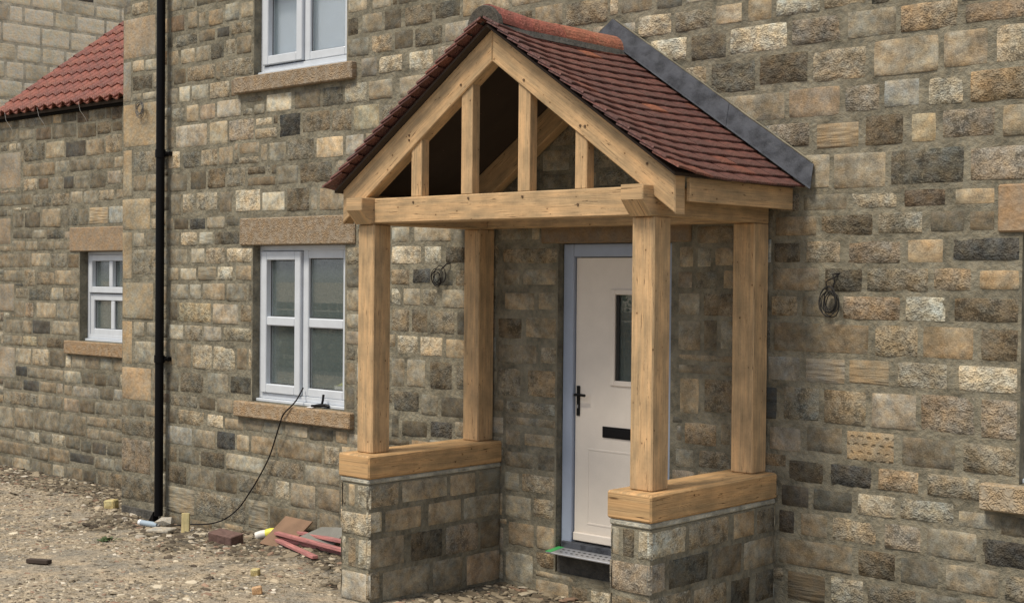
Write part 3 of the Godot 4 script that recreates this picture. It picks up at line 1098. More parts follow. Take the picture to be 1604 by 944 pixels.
# ------------------------------------------------------------------ wing on the left
func build_wing() -> void:
	var w := thing("stone_wing", "lower set-back stone wing with a red pantiled roof on the left", "building", Vector3(0, 0, -1.0))
	var wall := MB.new()
	var hole := [-8.495, -7.47, 1.165, 2.185]
	wall_with_openings(wall, -10.4, -6.02, -0.8, 3.93, 0.36, [hole])
	var front := part("front_wall", wall, M.mortar, w)
	lay_stones(STONES_WING, Transform3D.IDENTITY, front, 300, 9000)
	var sh := MB.new()
	sh.box(Vector3(-10.4, -0.8, -5.4), Vector3(-10.04, 3.93, -0.362), 0.0)
	sh.box(Vector3(-10.038, -0.8, -5.4), Vector3(-6.02, 3.93, -5.1), 0.0)
	sh.box(Vector3(-6.2, -0.8, -5.098), Vector3(-6.02, 3.93, -0.362), 0.0)
	part("shell_wall", sh, M.mortar, w)
	var fl := MB.new()
	fl.box(Vector3(-10.036, -0.5, -5.096), Vector3(-6.204, -0.02, -0.364), 0.0)
	part("floor_slab", fl, M.plaster, w)
	var cl := MB.new()
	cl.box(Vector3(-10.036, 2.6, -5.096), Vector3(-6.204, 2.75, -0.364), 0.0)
	part("ceiling", cl, M.plaster, w)
	ashlar("lintel", w, Vector3(-8.70, 2.183, -0.1), Vector3(-7.25, 2.455, 0.018), M.q, Color(0.29, 0.22, 0.15) * 1.6)
	ashlar("window_sill", w, Vector3(-8.76, 1.012, -0.12), Vector3(-7.2, 1.163, 0.05), M.tooled, Color(0.34, 0.245, 0.155) * 1.6)
	var z := -0.10
	var lights := [
		{"x0": -8.44, "x1": -7.525, "y0": 1.715, "y1": 2.145, "rail": 0.07, "proud": 0.02, "bars": [["v", -8.02, -7.95]], "panes": [[-8.37, -8.02, 1.785, 2.075], [-7.95, -7.595, 1.785, 2.075]]},
		{"x0": -8.44, "x1": -7.525, "y0": 1.235, "y1": 1.705, "rail": 0.075, "proud": -0.006, "bars": [["v", -8.02, -7.95]], "panes": [[-8.365, -8.02, 1.31, 1.63], [-7.95, -7.60, 1.31, 1.63]]}]
	window_unit(w, -8.49, -7.475, 1.195, 2.18, z, lights, M.white)
	# roof: slope of 37 degrees, deck, and pantiles laid one by one
	var rise := 0.757
	var ez := 0.10
	var ey := 3.82
	var up := Vector3(0, rise, -1.0).normalized()
	var out := Vector3(0, 1.0, rise).normalized()
	var dk := MB.new()
	dk.extrude(PackedVector2Array([Vector2(0.06, 3.80), Vector2(0.06, 3.835), Vector2(-2.7, 5.925), Vector2(-5.5, 3.835), Vector2(-5.5, 3.80), Vector2(-2.7, 5.88)]), 6.03, 10.38, 0.0, Transform3D(Basis(Vector3(0, 0, 1), Vector3(0, 1, 0), Vector3(-1, 0, 0)), Vector3.ZERO))
	var roof := part("roof", dk, M.deck, w)
	var pan := pantile_mesh(0.225, 0.34)
	var variants := []
	for k in 4:
		var pm: StandardMaterial3D = M.tile.duplicate()
		pm.albedo_color = [lin(0.32, 0.104, 0.072), lin(0.285, 0.094, 0.068), lin(0.345, 0.118, 0.078), lin(0.265, 0.088, 0.066)][k]
		variants.append(pm)
	for row in 12:
		for ccol in 22:
			var x := -10.42 + 0.2 * ccol
			var p := Vector3(x + rng.randf_range(-0.003, 0.003), ey, ez) + up * (0.27 * row + rng.randf_range(-0.004, 0.004)) + out * 0.045
			var b := Basis(Vector3.RIGHT, up, out).rotated(Vector3.RIGHT, -0.075)
			put("pantile", pan, variants[rng.randi() % 4], roof, Transform3D(b, p))
	# strip painted as eaves shadow, and a few wire ties hanging from the eaves
	var fb := MB.new()
	fb.box(Vector3(-10.4, 3.77, 0.003), Vector3(-6.03, 3.85, 0.035), 0.003)
	part("fascia", fb, plain(lin(0.012, 0.011, 0.010), 0.9, 0.0, 0.1), w)
	for x: float in [-10.0, -9.23, -8.32]:
		var t := MB.new()
		t.tube(PackedVector3Array([Vector3(x, 3.86, 0.13), Vector3(x + 0.02, 3.76, 0.12), Vector3(x + 0.08, 3.66, 0.08), Vector3(x + 0.07, 3.62, 0.06)]), 0.0018, 6)
		part("wire_tie", t, plain(lin(0.45, 0.44, 0.42), 0.5), w)

func pantile_mesh(width: float, length: float) -> ArrayMesh:
	var mb := MB.new()
	var n := 10
	var prof := PackedVector2Array()
	for i in n + 1:
		var t := float(i) / n
		# a hollow and a roll, side by side
		var y := 0.026 * sin(t * TAU * 0.98 + PI) + (0.012 if t > 0.5 else 0.0) * sin((t - 0.5) * TAU)
		prof.append(Vector2(t * width, y))
	var th := 0.015
	for i in n:
		var a := prof[i]
		var b := prof[i + 1]
		mb.grain = Vector3(0, 1, 0)
		mb.quad(Vector3(a.x, 0, a.y), Vector3(b.x, 0, b.y), Vector3(b.x, length, b.y), Vector3(a.x, length, a.y))
		mb.quad(Vector3(b.x, 0, b.y - th), Vector3(a.x, 0, a.y - th), Vector3(a.x, length, a.y - th), Vector3(b.x, length, b.y - th))
		mb.quad(Vector3(a.x, 0, a.y - th), Vector3(b.x, 0, b.y - th), Vector3(b.x, 0, b.y), Vector3(a.x, 0, a.y))
	for e in [0, n]:
		var a: Vector2 = prof[e]
		if e == 0:
			mb.quad(Vector3(a.x, length, a.y - th), Vector3(a.x, 0, a.y - th), Vector3(a.x, 0, a.y), Vector3(a.x, length, a.y))
		else:
			mb.quad(Vector3(a.x, 0, a.y - th), Vector3(a.x, length, a.y - th), Vector3(a.x, length, a.y), Vector3(a.x, 0, a.y))
	return mb.mesh()

# ------------------------------------------------------------------ pale building far left
func build_far_building() -> void:
	var b := thing("pale_building", "pale cream stone building rising behind the red pantiled roof", "building", Vector3(-13.0, 0, 0))
	var face := Transform3D(Basis(Vector3(0, 0, -1), Vector3(0, 1, 0), Vector3(1, 0, 0)), Vector3.ZERO)
	var wl := MB.new()
	wl.box(Vector3(-7.0, -1.0, -13.0), Vector3(0.0, 8.2, -1.5), 0.0)
	var wall := part("gable_wall", wl, M.pale_mortar, b)
	var q := RandomNumberGenerator.new()
	q.seed = 31
	var y := 3.3
	var i := 0
	var tones := [Color(0.88, 0.74, 0.51), Color(0.90, 0.78, 0.56), Color(0.76, 0.64, 0.45), Color(0.88, 0.70, 0.45), Color(0.45, 0.37, 0.26), Color(0.14, 0.12, 0.10)]
	var wt := PackedFloat32Array([30, 26, 20, 18, 6, 2])
	while y < 7.0:
		var h := q.randf_range(0.17, 0.30)
		var x := 1.6 + q.randf_range(0.0, 0.3)
		while x < 6.2:
			var w := q.randf_range(0.22, 0.62)
			var mb := MB.new()
			var tone: Color = tones[q.rand_weighted(wt)]
			var st: int = [0, 0, 0, 1, 5, 2][q.randi() % 6]
			stone_shape(mb, w - 0.02, h - 0.022, st, 7, 20000 + i)
			for k in mb.c.size():
				var ratio: float = mb.c[k].g / (PALETTE[7].g * 1.62)
				mb.c[k] = Color(minf(1.0, tone.r * 1.1 * ratio), minf(0.85, tone.g * 1.1 * ratio), minf(0.62, tone.b * 1.1 * ratio))
			put("stone", mb.mesh(), M.pale, wall, face * Transform3D(Basis.IDENTITY, Vector3(x + w / 2, y + h / 2, 0)))
			x += w
			i += 1
		y += h
	# the wall that faces the yard, out of the picture
	var side := MB.new()
	y = -0.9
	while y < 8.0:
		var h := q.randf_range(0.2, 0.32)
		var x := -6.95
		while x < -0.15:
			var w := minf(q.randf_range(0.25, 0.65), -x)
			var k0 := side.c.size()
			var tone: Color = tones[q.rand_weighted(wt)]
			stone_shape(side, w - 0.02, h - 0.02, 0, 7, 26000 + i, Transform3D(Basis.IDENTITY, Vector3(x + w / 2, y + h / 2, -1.5)))
			for k in range(k0, side.c.size()):
				var ratio: float = side.c[k].g / (PALETTE[7].g * 1.62)
				side.c[k] = Color(minf(1.0, tone.r * ratio), minf(0.85, tone.g * ratio), minf(0.62, tone.b * ratio))
			x += w
			i += 1
		y += h
	var so := part("small_stones", side, M.pale, wall)
	so.set_meta("kind", "stuff")
	var rf := MB.new()
	rf.box(Vector3(-7.2, 8.2, -13.2), Vector3(0.2, 8.4, -1.3), 0.0)
	part("roof", rf, M.deck, b)

# ------------------------------------------------------------------ oak porch
const PA := 0.990
const PB := 1.297
const PD := 1.288
const H1 := 0.752
const H0 := 0.597
const P0 := 1.07
const P1 := 1.225
const INS := 0.018

func mirrored(list: Array) -> Array:
	var out := []
	for s: Array in list:
		out.append([-s[1], -s[0], s[2], s[3], s[4]])
	return out

func oak_box(called: String, parent: Node, lo: Vector3, hi: Vector3, grain: Vector3, m: Material, bev := 0.007) -> MeshInstance3D:
	var mb := MB.new()
	mb.grain = grain
	mb.uvo = Vector2(rng.randf() * 2.0, rng.randf())
	mb.box(lo, hi, bev)
	return part(called, mb, m, parent)

func roof_lift(z: float) -> float:
	var t := clampf((z - 0.78) / 0.52, 0.0, 1.0)
	return 0.034 * t * t - 0.010 * sin(clampf(z / 1.3, 0.0, 1.0) * PI)

func build_porch() -> void:
	var p := thing("oak_porch", "open oak framed porch with red tiled gable roof over the front door", "porch")
	# dwarf walls
	for side in [-1, 1]:
		var x0 := (-PB + INS) if side < 0 else (PA + INS)
		var x1 := (-PA - INS) if side < 0 else (PB - INS)
		var mb := MB.new()
		mb.box(Vector3(x0, -0.7, 0.002), Vector3(x1, H0 - 0.036, PD - INS), 0.004)
		var wall := part("dwarf_wall", mb, M.mortar, p)
		lay_stones(STONES_LF if side < 0 else STONES_RF, Transform3D(Basis.IDENTITY, Vector3(0, 0, PD - INS)), wall, 300, 30000 + side * 100)
		var sidelist: Array = STONES_LS if side < 0 else STONES_RS
		lay_stones(mirrored(sidelist), Transform3D(Basis(Vector3(0, 0, -1), Vector3(0, 1, 0), Vector3(1, 0, 0)), Vector3(x1, 0, 0)), wall, 300, 31000 + side * 100)
		lay_stones(sidelist, Transform3D(Basis(Vector3(0, 0, 1), Vector3(0, 1, 0), Vector3(-1, 0, 0)), Vector3(x0, 0, 0)), wall, 0, 32000 + side * 100)
		var bd := MB.new()
		bd.box(Vector3(x0 - 0.006, H0 - 0.034, 0.003), Vector3(x1 + 0.008, H0 - 0.001, PD - INS + 0.010), 0.008)
		part("mortar_bed", bd, M.bed, p)
		oak_box("sill_beam", p, Vector3(minf(side * PA, side * PB), H0 + 0.001, 0.004), Vector3(maxf(side * PA, side * PB), H1, PD), Vector3(0, 0, 1), M.oak_sill, 0.010)
		var a := minf(side * P0, side * P1)
		var b := maxf(side * P0, side * P1)
		oak_box("post", p, Vector3(a, H1 + 0.001, 1.032), Vector3(b, 2.2705, 1.188), Vector3(0, 1, 0), M.oak)
		oak_box("post", p, Vector3(a, H1 + 0.001, 0.019), Vector3(b, 2.2705, 0.178), Vector3(0, 1, 0), M.oak)
		# wall plate, its front end cut to a splay
		var pl := MB.new()
		pl.grain = Vector3(0, 0, 1)
		pl.uvo = Vector2(rng.randf() * 2.0, rng.randf())
		pl.extrude(PackedVector2Array([Vector2(0.02, 2.272), Vector2(1.215, 2.272), Vector2(1.298, 2.360), Vector2(1.298, 2.443), Vector2(0.02, 2.443)]), -b, -a, 0.006, Transform3D(Basis(Vector3(0, 0, 1), Vector3(0, 1, 0), Vector3(-1, 0, 0)), Vector3.ZERO))
		part("wall_plate", pl, M.oak, p)
		# fascia board under the eaves
		var f0 := 1.372 if side > 0 else -1.396
		oak_box("fascia", p, Vector3(f0, 2.350, 0.03), Vector3(f0 + 0.024, 2.482, 1.098), Vector3(0, 0, 1), M.oak, 0.003)
	# trusses: the front one and one against the wall
	for t in 2:
		var zf := 1.200 if t == 0 else 0.115
		var tie := oak_box("tie_beam", p, Vector3(-P0 + 0.002, 2.277, zf - 0.160), Vector3(P0 - 0.002, 2.440, zf - 0.010), Vector3(1, 0, 0), M.oak)
		for side in [-1, 1]:
			var rf := MB.new()
			rf.grain = Vector3(side * 0.826, -0.563, 0)
			rf.uvo = Vector2(rng.randf() * 2.0, rng.randf())
			var poly := PackedVector2Array([Vector2(0.001, 3.236), Vector2(1.370, 2.280), Vector2(1.370, 2.505), Vector2(0.001, 3.436)])
			if side < 0:
				poly = PackedVector2Array([Vector2(-0.001, 3.236), Vector2(-0.001, 3.436), Vector2(-1.370, 2.505), Vector2(-1.370, 2.280)])
			if t == 1:
				poly = PackedVector2Array([Vector2(0.001, 3.236), Vector2(1.16, 2.4265), Vector2(1.224, 2.4445), Vector2(1.224, 2.604), Vector2(0.001, 3.436)])
				if side < 0:
					poly = PackedVector2Array([Vector2(-0.001, 3.236), Vector2(-0.001, 3.436), Vector2(-1.224, 2.604), Vector2(-1.224, 2.4445), Vector2(-1.16, 2.4265)])
			rf.extrude(poly, zf - 0.095, zf, 0.006)
			part("rafter", rf, M.oak, p)
		if t == 0:
			for s: Array in [[-0.719, -0.622], [-0.271, -0.174], [0.205, 0.301], [0.650, 0.740]]:
				var sd := MB.new()
				sd.grain = Vector3(0, 1, 0)
				sd.uvo = Vector2(rng.randf() * 2.0, rng.randf())
				var ya := 3.236 - 0.698 * absf(s[0]) + 0.02
				var yb := 3.236 - 0.698 * absf(s[1]) + 0.02
				sd.extrude(PackedVector2Array([Vector2(s[0], 2.4405), Vector2(s[1], 2.4405), Vector2(s[1], yb), Vector2(s[0], ya)]), 1.118, 1.186, 0.004)
				part("stud", sd, M.oak, p)
			var peg := CylinderMesh.new()
			peg.top_radius = 0.0075
			peg.bottom_radius = 0.009
			peg.height = 0.03
			peg.radial_segments = 10
			var pegm := plain(lin(0.10, 0.06, 0.03), 0.8)
			for at: Array in [[-0.262, 3.116], [-0.724, 2.833], [-0.724, 2.803], [0.262, 3.10], [0.70, 2.80], [0.735, 2.795], [0.68, 2.35], [-0.199, 2.415], [-0.692, 2.405], [0.25, 2.41], [1.18, 2.56]]:
				var zz: float = 1.190 if at[1] > 2.44 else 1.180
				put("peg", peg, pegm, p, Transform3D(Basis(Vector3.RIGHT, PI / 2), Vector3(at[0], at[1], zz)))
	# boarding, its colour darkened to deepen the shade inside the gable
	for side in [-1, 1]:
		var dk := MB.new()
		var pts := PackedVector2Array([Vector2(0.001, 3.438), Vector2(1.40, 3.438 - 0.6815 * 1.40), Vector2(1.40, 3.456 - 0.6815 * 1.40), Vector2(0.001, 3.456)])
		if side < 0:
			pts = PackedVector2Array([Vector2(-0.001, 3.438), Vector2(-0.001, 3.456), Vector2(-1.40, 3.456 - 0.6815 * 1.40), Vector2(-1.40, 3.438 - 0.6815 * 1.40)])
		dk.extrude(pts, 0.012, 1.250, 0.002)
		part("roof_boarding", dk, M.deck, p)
	build_porch_roof(p)

func build_porch_roof(p: Node3D) -> void:
	# plain clay tiles, every one a piece, laid half bond
	var tones := [lin(0.200, 0.090, 0.075), lin(0.182, 0.085, 0.073), lin(0.218, 0.098, 0.080), lin(0.165, 0.080, 0.070), lin(0.26, 0.105, 0.076), lin(0.36, 0.14, 0.085)]
	var weight := PackedFloat32Array([30, 26, 22, 16, 4, 1.6])
	var mats := []
	for t: Color in tones:
		var m: StandardMaterial3D = M.tile.duplicate()
		m.albedo_color = t
		mats.append(m)
	var shapes := {}
	var slope := 0.6815
	var run := 1.0 / sqrt(1.0 + slope * slope)
	for side in [-1, 1]:
		var down := Vector3(side * run, -slope * run, 0)
		var nrm := Vector3(side * slope * run, run, 0)
		for k in 17:
			var tail := 1.755 - 0.1 * k
			var length := minf(0.205, tail - 0.006)
			var z := 0.012
			var n := 8 if k % 2 == 0 else 9
			for c in n:
				var w := 0.1615
				if k % 2 == 1 and (c == 0 or c == n - 1):
					w = 0.08075
				var zc := z + w / 2
				var key := "%.3f_%.3f" % [w, length]
				if not shapes.has(key):
					shapes[key] = tile_mesh(w - 0.0025, length)
				var lift := roof_lift(zc)
				var dl := (roof_lift(zc + 0.05) - roof_lift(zc - 0.05)) / 0.1
				# x of a tile runs along the wall's normal, y up the slope
				var ax := Vector3(0, dl, 1).normalized() * (1.0 if side < 0 else -1.0)
				var rest := asin(0.027 / 0.205)
				var ay := -down.rotated(Vector3(0, 0, 1), 0.0)
				var az := ax.cross(ay).normalized()
				ay = az.cross(ax).normalized()
				var b := Basis(ax, ay, az).rotated(ax, -rest)
				b = b.rotated(az, rng.randf_range(-0.003, 0.003))
				var at := Vector3(0, 3.458 + lift, zc) + down * (tail + rng.randf_range(-0.003, 0.003)) + nrm * (0.031 + rng.randf_range(0.0, 0.0025))
				var o := put("tile", shapes[key], mats[rng.rand_weighted(weight)], p, Transform3D(b, at))
				z += w
	# half-round ridge tiles bedded in mortar
	var bed := MB.new()
	bed.extrude(PackedVector2Array([Vector2(-0.146, 3.393), Vector2(0, 3.488), Vector2(0.146, 3.393), Vector2(0.118, 3.44), Vector2(0, 3.53), Vector2(-0.118, 3.44)]), 0.015, 1.255, 0.002)
	part("ridge_bedding", bed, M.cement, p)
	var rt := [lin(0.54, 0.22, 0.14), lin(0.52, 0.20, 0.13), lin(0.42, 0.145, 0.105), lin(0.40, 0.14, 0.11)]
	var z := 0.03
	for k in 4:
		var len := 0.308
		var m: StandardMaterial3D = M.tile.duplicate()
		m.albedo_color = rt[k]
		var mb := MB.new()
		mb.grain = Vector3(0, 0, 1)
		mb.uvo = Vector2(rng.randf(), rng.randf())
		var n := 14
		var ro := 0.122
		var ri := 0.106
		for i in n:
			var a0 := PI * i / n
			var a1 := PI * (i + 1) / n
			var u0 := Vector3(cos(a0), sin(a0), 0)
			var u1 := Vector3(cos(a1), sin(a1), 0)
			var c0 := Vector3(0, 3.425 + roof_lift(z) * 0.8 + 0.004 * (k % 2), z)
			var c1 := Vector3(0, 3.425 + roof_lift(z + len) * 0.8 + 0.004 * (k % 2), z + len - 0.004)
			mb.quad(c0 + u0 * ro, c1 + u0 * ro, c1 + u1 * ro, c0 + u1 * ro) if false else mb.quad(c1 + u0 * ro, c0 + u0 * ro, c0 + u1 * ro, c1 + u1 * ro)
			mb.quad(c0 + u0 * ri, c1 + u0 * ri, c1 + u1 * ri, c0 + u1 * ri)
			mb.quad(c1 + u0 * ri, c1 + u0 * ro, c1 + u1 * ro, c1 + u1 * ri)
			mb.quad(c0 + u0 * ro, c0 + u0 * ri, c0 + u1 * ri, c0 + u1 * ro)
		part("ridge_tile", mb, m, p)
		z += len
	var cap := MB.new()
	var disc := PackedVector2Array([Vector2(0, 0.064)])
	for i in 25:
		var an := deg_to_rad(lerpf(-9.0, 189.0, i / 24.0))
		disc.append(Vector2(cos(an), sin(an)) * 0.131)
	cap.extrude(disc, 1.240, 1.288, 0.005, Transform3D(Basis.IDENTITY, Vector3(0, 3.432, 0)))
	part("ridge_end_cap", cap, mortar_material(lin(0.125, 0.115, 0.10), 340), p)
	# lead flashing dressed against the wall, in two lapped lengths each side
	for side in [-1, 1]:
		for s: Array in [[0.90, 1.53, 0.0], [0.0, 0.93, 0.004]]:
			var fl := MB.new()
			fl.grain = Vector3(side * run, -slope * run, 0)
			var n := 14
			var rows := []
			for i in n + 1:
				var x := lerpf(s[0], s[1], float(i) / n)
				var q := 0.004 * nz.get_noise_2d(x * 300.0, side * 40.0)
				var top := 3.662 - slope * x
				var bot := 3.520 - slope * x
				var o: float = s[2]
				rows.append([Vector3(side * x, top + 0.5 * q, 0.024 + o), Vector3(side * x, (top + bot) / 2, 0.042 + o + q), Vector3(side * x, bot, 0.056 + o), Vector3(side * x, bot - 0.008, 0.066 + o)])
			for i in n:
				for j in 3:
					var th := Vector3(0, -0.002, -0.0035)
					var a: Vector3 = rows[i][j + 1]
					var b: Vector3 = rows[i + 1][j + 1]
					var c: Vector3 = rows[i + 1][j]
					var d: Vector3 = rows[i][j]
					if side > 0:
						fl.quad(a, b, c, d)
						fl.quad(b + th, a + th, d + th, c + th)
					else:
						fl.quad(b, a, d, c)
						fl.quad(a + th, b + th, c + th, d + th)
			for e in [0, n]:
				for j in 3:
					var th := Vector3(0, -0.002, -0.0035)
					fl.quad(rows[e][j], rows[e][j + 1], rows[e][j + 1] + th, rows[e][j] + th)
			part("lead_flashing", fl, M.lead, p)
		var bead := PackedVector3Array()
		for i in 24:
			var x := 0.02 + 1.5 * i / 23.0
			bead.append(Vector3(side * x, 3.666 - slope * x + 0.003 * nz.get_noise_2d(x * 500.0, 3.0), 0.022))
		var bm := MB.new()
		bm.tube(bead, 0.006, 6)
		part("pointing", bm, M.mortar, p)

func tile_mesh(w: float, length: float) -> ArrayMesh:
	var mb := MB.new()
	mb.grain = Vector3(0, 1, 0)
	mb.uvo = Vector2(rng.randf(), rng.randf())
	var t := 0.013
	var b := 0.003
	var n := 4
	# a slight camber across the tile
	for i in n:
		var x0 := lerpf(-w / 2, w / 2, float(i) / n)
		var x1 := lerpf(-w / 2, w / 2, float(i + 1) / n)
		var h0 := 0.0025 * (1.0 - pow(2.0 * x0 / w, 2.0))
		var h1 := 0.0025 * (1.0 - pow(2.0 * x1 / w, 2.0))
		mb.quad(Vector3(x0, b, h0), Vector3(x1, b, h1), Vector3(x1, length, h1), Vector3(x0, length, h0))
		mb.quad(Vector3(x0, 0, h0 - b), Vector3(x1, 0, h1 - b), Vector3(x1, b, h1), Vector3(x0, b, h0))
		mb.quad(Vector3(x0, 0, h0 - t), Vector3(x1, 0, h1 - t), Vector3(x1, 0, h1 - b), Vector3(x0, 0, h0 - b))
		mb.quad(Vector3(x1, 0, h1 - t), Vector3(x0, 0, h0 - t), Vector3(x0, length, h0 - t), Vector3(x1, length, h1 - t))
	mb.quad(Vector3(w / 2, 0, -t), Vector3(w / 2, length, -t), Vector3(w / 2, length, 0), Vector3(w / 2, 0, 0))
	mb.quad(Vector3(-w / 2, length, -t), Vector3(-w / 2, 0, -t), Vector3(-w / 2, 0, 0), Vector3(-w / 2, length, 0))
	return mb.mesh()

# ------------------------------------------------------------------ downpipe and cables
func build_pipe_and_cables() -> void:
	var d := thing("downpipe", "black plastic downpipe running down the wall beside the quoins", "drainpipe", Vector3(-5.238, 0, 0.085))
	var mb := MB.new()
	mb.tube(PackedVector3Array([Vector3(0, -0.30, 0), Vector3(0, 2.2, 0), Vector3(0, 5.25, 0)]), 0.040, 20)
	part("pipe", mb, M.pipe, d)
	for y: float in [3.04, 1.15]:
		var c := MB.new()
		c.tube(PackedVector3Array([Vector3(0, y - 0.035, 0), Vector3(0, y + 0.035, 0)]), 0.048, 20)
		c.box(Vector3(-0.075, y - 0.02, -0.085), Vector3(0.075, y + 0.02, -0.035), 0.005)
		part("bracket", c, M.pipe, d)
		for sx in [-1, 1]:
			var b := MB.new()
			b.tube(PackedVector3Array([Vector3(sx * 0.062, y, -0.036), Vector3(sx * 0.062, y, -0.015)]), 0.010, 8)
			part("bolt", b, M.pipe, d)
	var sh := MB.new()
	sh.extrude(PackedVector2Array([Vector2(-0.16, -0.40), Vector2(-0.045, -0.40), Vector2(-0.045, -0.265)]), -0.03, 0.03, 0.003)
	part("shoe", sh, M.pipe, d)
	# cable from the open casement to the ground
	var pts := PackedVector3Array()
	var curve := Curve3D.new()
	for q: Vector3 in [Vector3(-3.33, 0.99, -0.06), Vector3(-3.30, 0.90, 0.03), Vector3(-3.33, 0.845, 0.062), Vector3(-3.427, 0.761, 0.075), Vector3(-3.528, 0.593, 0.06), Vector3(-3.638, 0.394, 0.05), Vector3(-3.768, 0.218, 0.05), Vector3(-3.901, 0.056, 0.06), Vector3(-4.035, -0.087, 0.07), Vector3(-4.218, -0.204, 0.08), Vector3(-4.42, -0.27, 0.10), Vector3(-4.66, -0.30, 0.16), Vector3(-4.85, -0.33, 0.25)]:
		curve.add_point(q)
	for i in curve.point_count:
		var a := curve.get_point_position(maxi(i - 1, 0))
		var b := curve.get_point_position(mini(i + 1, curve.point_count - 1))
		curve.set_point_in(i, (a - b) * 0.16)
		curve.set_point_out(i, (b - a) * 0.16)
	curve.bake_interval = 0.03
	pts = curve.get_baked_points()
	var cb := MB.new()
	cb.tube(pts, 0.006, 8)
	var c := put("power_cable", cb.mesh(), M.cable, self)
	tag(c, "black cable hanging from the ground floor window sill down to the rubble", "cable")
	var k1 := put("cable_coil", cable_coil(Vector3.ZERO, 0.075, 9, 41, -0.1).mesh(), plain(lin(0.035, 0.034, 0.033), 0.6, 0.0, 0.25), self, Transform3D(Basis.IDENTITY, Vector3(1.665, 1.80, 0.032)))
	tag(k1, "coil of dark cable hanging on the wall right of the porch", "cable coil", "cable coils on the walls")
	var tail := MB.new()
	tail.tube(PackedVector3Array([Vector3(0.01, 0.06, 0.01), Vector3(0.02, 0.12, 0.0), Vector3(0.0, 0.165, -0.01), Vector3(0.04, 0.17, -0.03)]), 0.004, 6)
	tail.tube(PackedVector3Array([Vector3(-0.02, 0.06, 0.015), Vector3(-0.03, 0.12, 0.012), Vector3(0.02, 0.15, -0.01), Vector3(0.03, 0.165, -0.03)]), 0.004, 6)
	part("cable_end", tail, M.cable, k1)
	var k2 := put("cable_coil", cable_coil(Vector3.ZERO, 0.065, 5, 42, 0.15).mesh(), plain(lin(0.09, 0.088, 0.085), 0.5), self, Transform3D(Basis.IDENTITY, Vector3(-5.645, 3.48, 0.035)))
	tag(k2, "grey cable coil hanging on the quoin left of the downpipe", "cable coil", "cable coils on the walls")
	var k3 := put("cable_coil", cable_coil(Vector3.ZERO, 0.06, 5, 43, 0.1).mesh(), M.cable, self, Transform3D(Basis.IDENTITY, Vector3(-1.625, 1.935, 0.035)))
	tag(k3, "black cable coil on the wall seen between the two left porch posts", "cable coil", "cable coils on the walls")
	var t3 := MB.new()
	t3.tube(PackedVector3Array([Vector3(0.03, 0.05, 0.005), Vector3(0.06, 0.075, 0.0), Vector3(0.075, 0.09, -0.005), Vector3(0.09, 0.095, -0.03)]), 0.005, 6)
	part("cable_end", t3, M.cable, k3)

# ------------------------------------------------------------------ things lying about
func on_ground(x: float, z: float, up := 0.0) -> Vector3:
	return Vector3(x, ground_height(x, z) + up, z)

